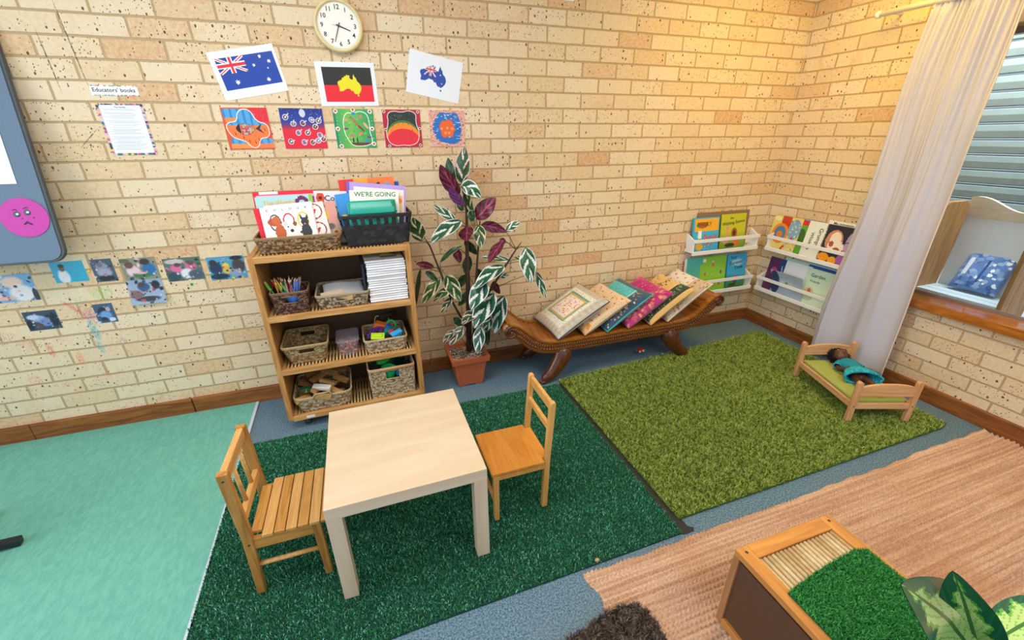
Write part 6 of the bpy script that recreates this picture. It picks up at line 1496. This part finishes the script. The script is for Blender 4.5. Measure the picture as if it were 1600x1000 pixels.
photo('photograph of a child in a yellow hat between blue clothed children', -3.962, .880, .180, .132, 0, kids('#4f9ac0', [(.2, .5, .2, .3, '#2a3c5c'), (.15, .25, .12, .15, '#38323a'), (.48, .4, .10, .14, '#e8c83a'), (.5, .6, .16, .2, '#d9b05a'), (.82, .45, .2, .35, '#4a4248'), (.7, .75, .2, .2, '#8a9cc4'), (.25, .85, .3, .14, '#24344c'), (.8, .1, .2, .1, '#2a2a30')]))
photo('large photograph of a fair haired child in white at the left edge', -4.915, .869, .215, .140, 0, kids('#6aa4d4', [(.62, .28, .22, .24, '#e8c8b8'), (.72, .7, .26, .36, '#e6dfe2'), (.15, .75, .24, .22, '#e0c8d0'), (.1, .65, .12, .12, '#c83040'), (.4, .85, .22, .08, '#e0b0ae'), (.95, .8, .06, .3, '#2a3038')]))
photo('dark photograph of a child bending over, lowest on the left', -4.843, .688, .135, .105, 0, kids('#33465c', [(.4, .4, .25, .2, '#8fa4cc'), (.6, .6, .25, .25, '#6a86b8'), (.25, .3, .2, .14, '#b8c4d8'), (.35, .75, .14, .14, '#5a4440'), (.85, .5, .14, .4, '#1c2430'), (.1, .7, .1, .3, '#1a202a')]))
photo('small photograph of a blue clothed child among the crayon scribbles', -4.578, .691, .085, .108, 0, kids('#3f5878', [(.45, .35, .3, .2, '#24303c'), (.5, .6, .35, .25, '#6f9ad0'), (.35, .8, .2, .12, '#2c3644'), (.75, .85, .2, .12, '#c4d4e8'), (.7, .3, .14, .14, '#b8a4a8')]))
# coloured putty dots
for x, z, cc, n_ in ((-4.572, .925, '#e6d23a', 'yellow'), (-4.152, .805, '#2f9a4a', 'green'), (-4.02, .808, '#d9cf2f', 'mustard')):
    o = MB().sphere((0, 0, 0), (.007, .003, .007), 10, 6, fn=lambda d: 1+.2*mnoise.noise(d*3)).build('putty_dot', plain('putty_'+n_, cc, .6)); o.location = (x, -.003, z); tag(o, n_+' blob of putty on the brick wall by the photographs', 'putty')

# felt board leaning out from the wall at the left
t = thing('pin_board', 'grey blue felt pin board with rounded corner at the left edge', 'pin board', (-4.570, -.020, 1.86))
def rr2(x0, z0, x1, z1, r):
    P = []
    for cx, cz, a in ((x1-r, z0+r, -90), (x1-r, z1-r, 0), (x0+r, z1-r, 90), (x0+r, z0+r, 180)):
        for k in range(9): g = R(a+k*11.25); P.append((cx+r*math.cos(g), cz+r*math.sin(g)))
    return P
tilt = math.atan2(.135, .84)
Mb = Matrix.Translation((-4.570, -.020, 1.86)) @ Matrix.Rotation(-tilt*-1, 4, 'X')
t.matrix_world = Matrix.Translation((-4.546, -.022, 1.868)) @ Matrix.Rotation(-tilt, 4, 'X')
FB = plain('felt_blue', '#6d8095', .95, .05, 200, .1, bump=.3)
MB().prism(rr2(-1.3, -.852, -.012, .45, .05), -.018, -.004).build('felt', FB, t, fixn=True)
MB().prism(rr2(-1.312, -.862, 0, .46, .06), -.014, .008).build('frame', plain('board_frame', '#4b5158', .5), t, bevel=.003, fixn=True)
for x in (-.25, -1.0): MB().bar((x, .006, -.80), (x, .118, -.78), .02, .02).build('bracket', plain('board_frame', '#4b5158', .5), t)
Mt = t.matrix_world.copy()
c = Canvas(6, 6, '#eef1f6'); mb = sheet(MB(), c, .21, .297, .001); o = mb.build('paper', PRM); o.matrix_world = Mt @ Matrix.Translation((-.192, -.0205, -.361)) ; tag(o, 'white sheet of paper pinned on the grey blue board', 'paper')
# magenta face disc
t2 = thing('face_disc', 'round magenta card with a sad drawn face on the pin board', 'face card', matrix=Mt @ Matrix.Translation((-.100, -.0195, -.655)))
mb = MB(); mb.sm = False; mb.prism([(.086*math.cos(q*PI/24), .086*math.sin(q*PI/24)) for q in range(48)], -.002, 0); mb.build('disc', plain('magenta_card', '#c23aa0', .5, .03), t2, fixn=True)
mb = MB()
for s, dz in ((-1, 0), (1, .006)):
    mb.lathe([(.0, .0048), (.011, .0044), (.012, .003)], 20, (s*.019-.003, 0, .016+dz), axis='Y', color='#2b5a6a'); mb.lathe([(0, .0056), (.005, .0054), (.005, .004)], 14, (s*.019, 0, .016+dz), axis='Y', color='#f0f2e0')
    mb.tube([(s*.012-.006, -.0035, .032+dz), (s*.020-.004, -.0035, .038+dz), (s*.028-.004, -.0035, .034+dz)], .0012, 5, color='#2a1c3a')
mb.tube([(-.008+.004*0, -.0035, -.030), (.004, -.0036, -.020), (.020, -.0035, -.032)], [.002, .004, .002], 6, color='#3a2a5a')
mb.lathe([(0, .0046), (.003, .004)], 8, (.032, 0, -.002), axis='Y', color='#3a2a4a'); mb.lathe([(0, .0046), (.0025, .004)], 8, (-.008, 0, -.004), axis='Y', color='#3a2a4a')
mb.build('drawn_face', attrmat('doll_face', .35, .6), t2)

# black stool whose foot shows at the left edge
t = thing('stool', 'black furniture leg reaching in from the left edge over mint carpet', 'stool', (-4.985, -.90, .006))
BS = plain('black_metal', '#1d2328', .4)
d = Vector((-4.722, -.853, 0))-Vector((-4.985, -.90, 0)); base = math.atan2(d.y, d.x)
for k in range(5):
    a = base+k*2*PI/5; mb = MB()
    e = Vector((math.cos(a), math.sin(a), 0)); n = Vector((-e.y, e.x, 0)); L = .268
    mb.bar(tuple(e*.02+Vector((0, 0, .05))), tuple(e*L+Vector((0, 0, .018))), .034, .030); mb.build('foot_bar', BS, t, bevel=.003)
MB().cyl((0, 0, .03), (0, 0, .36), .022).build('column', BS, t)
MB().lathe([(0, .36), (.15, .36), (.17, .375), (.17, .40), (.15, .415), (0, .42)], 32).build('seat', BS, t)
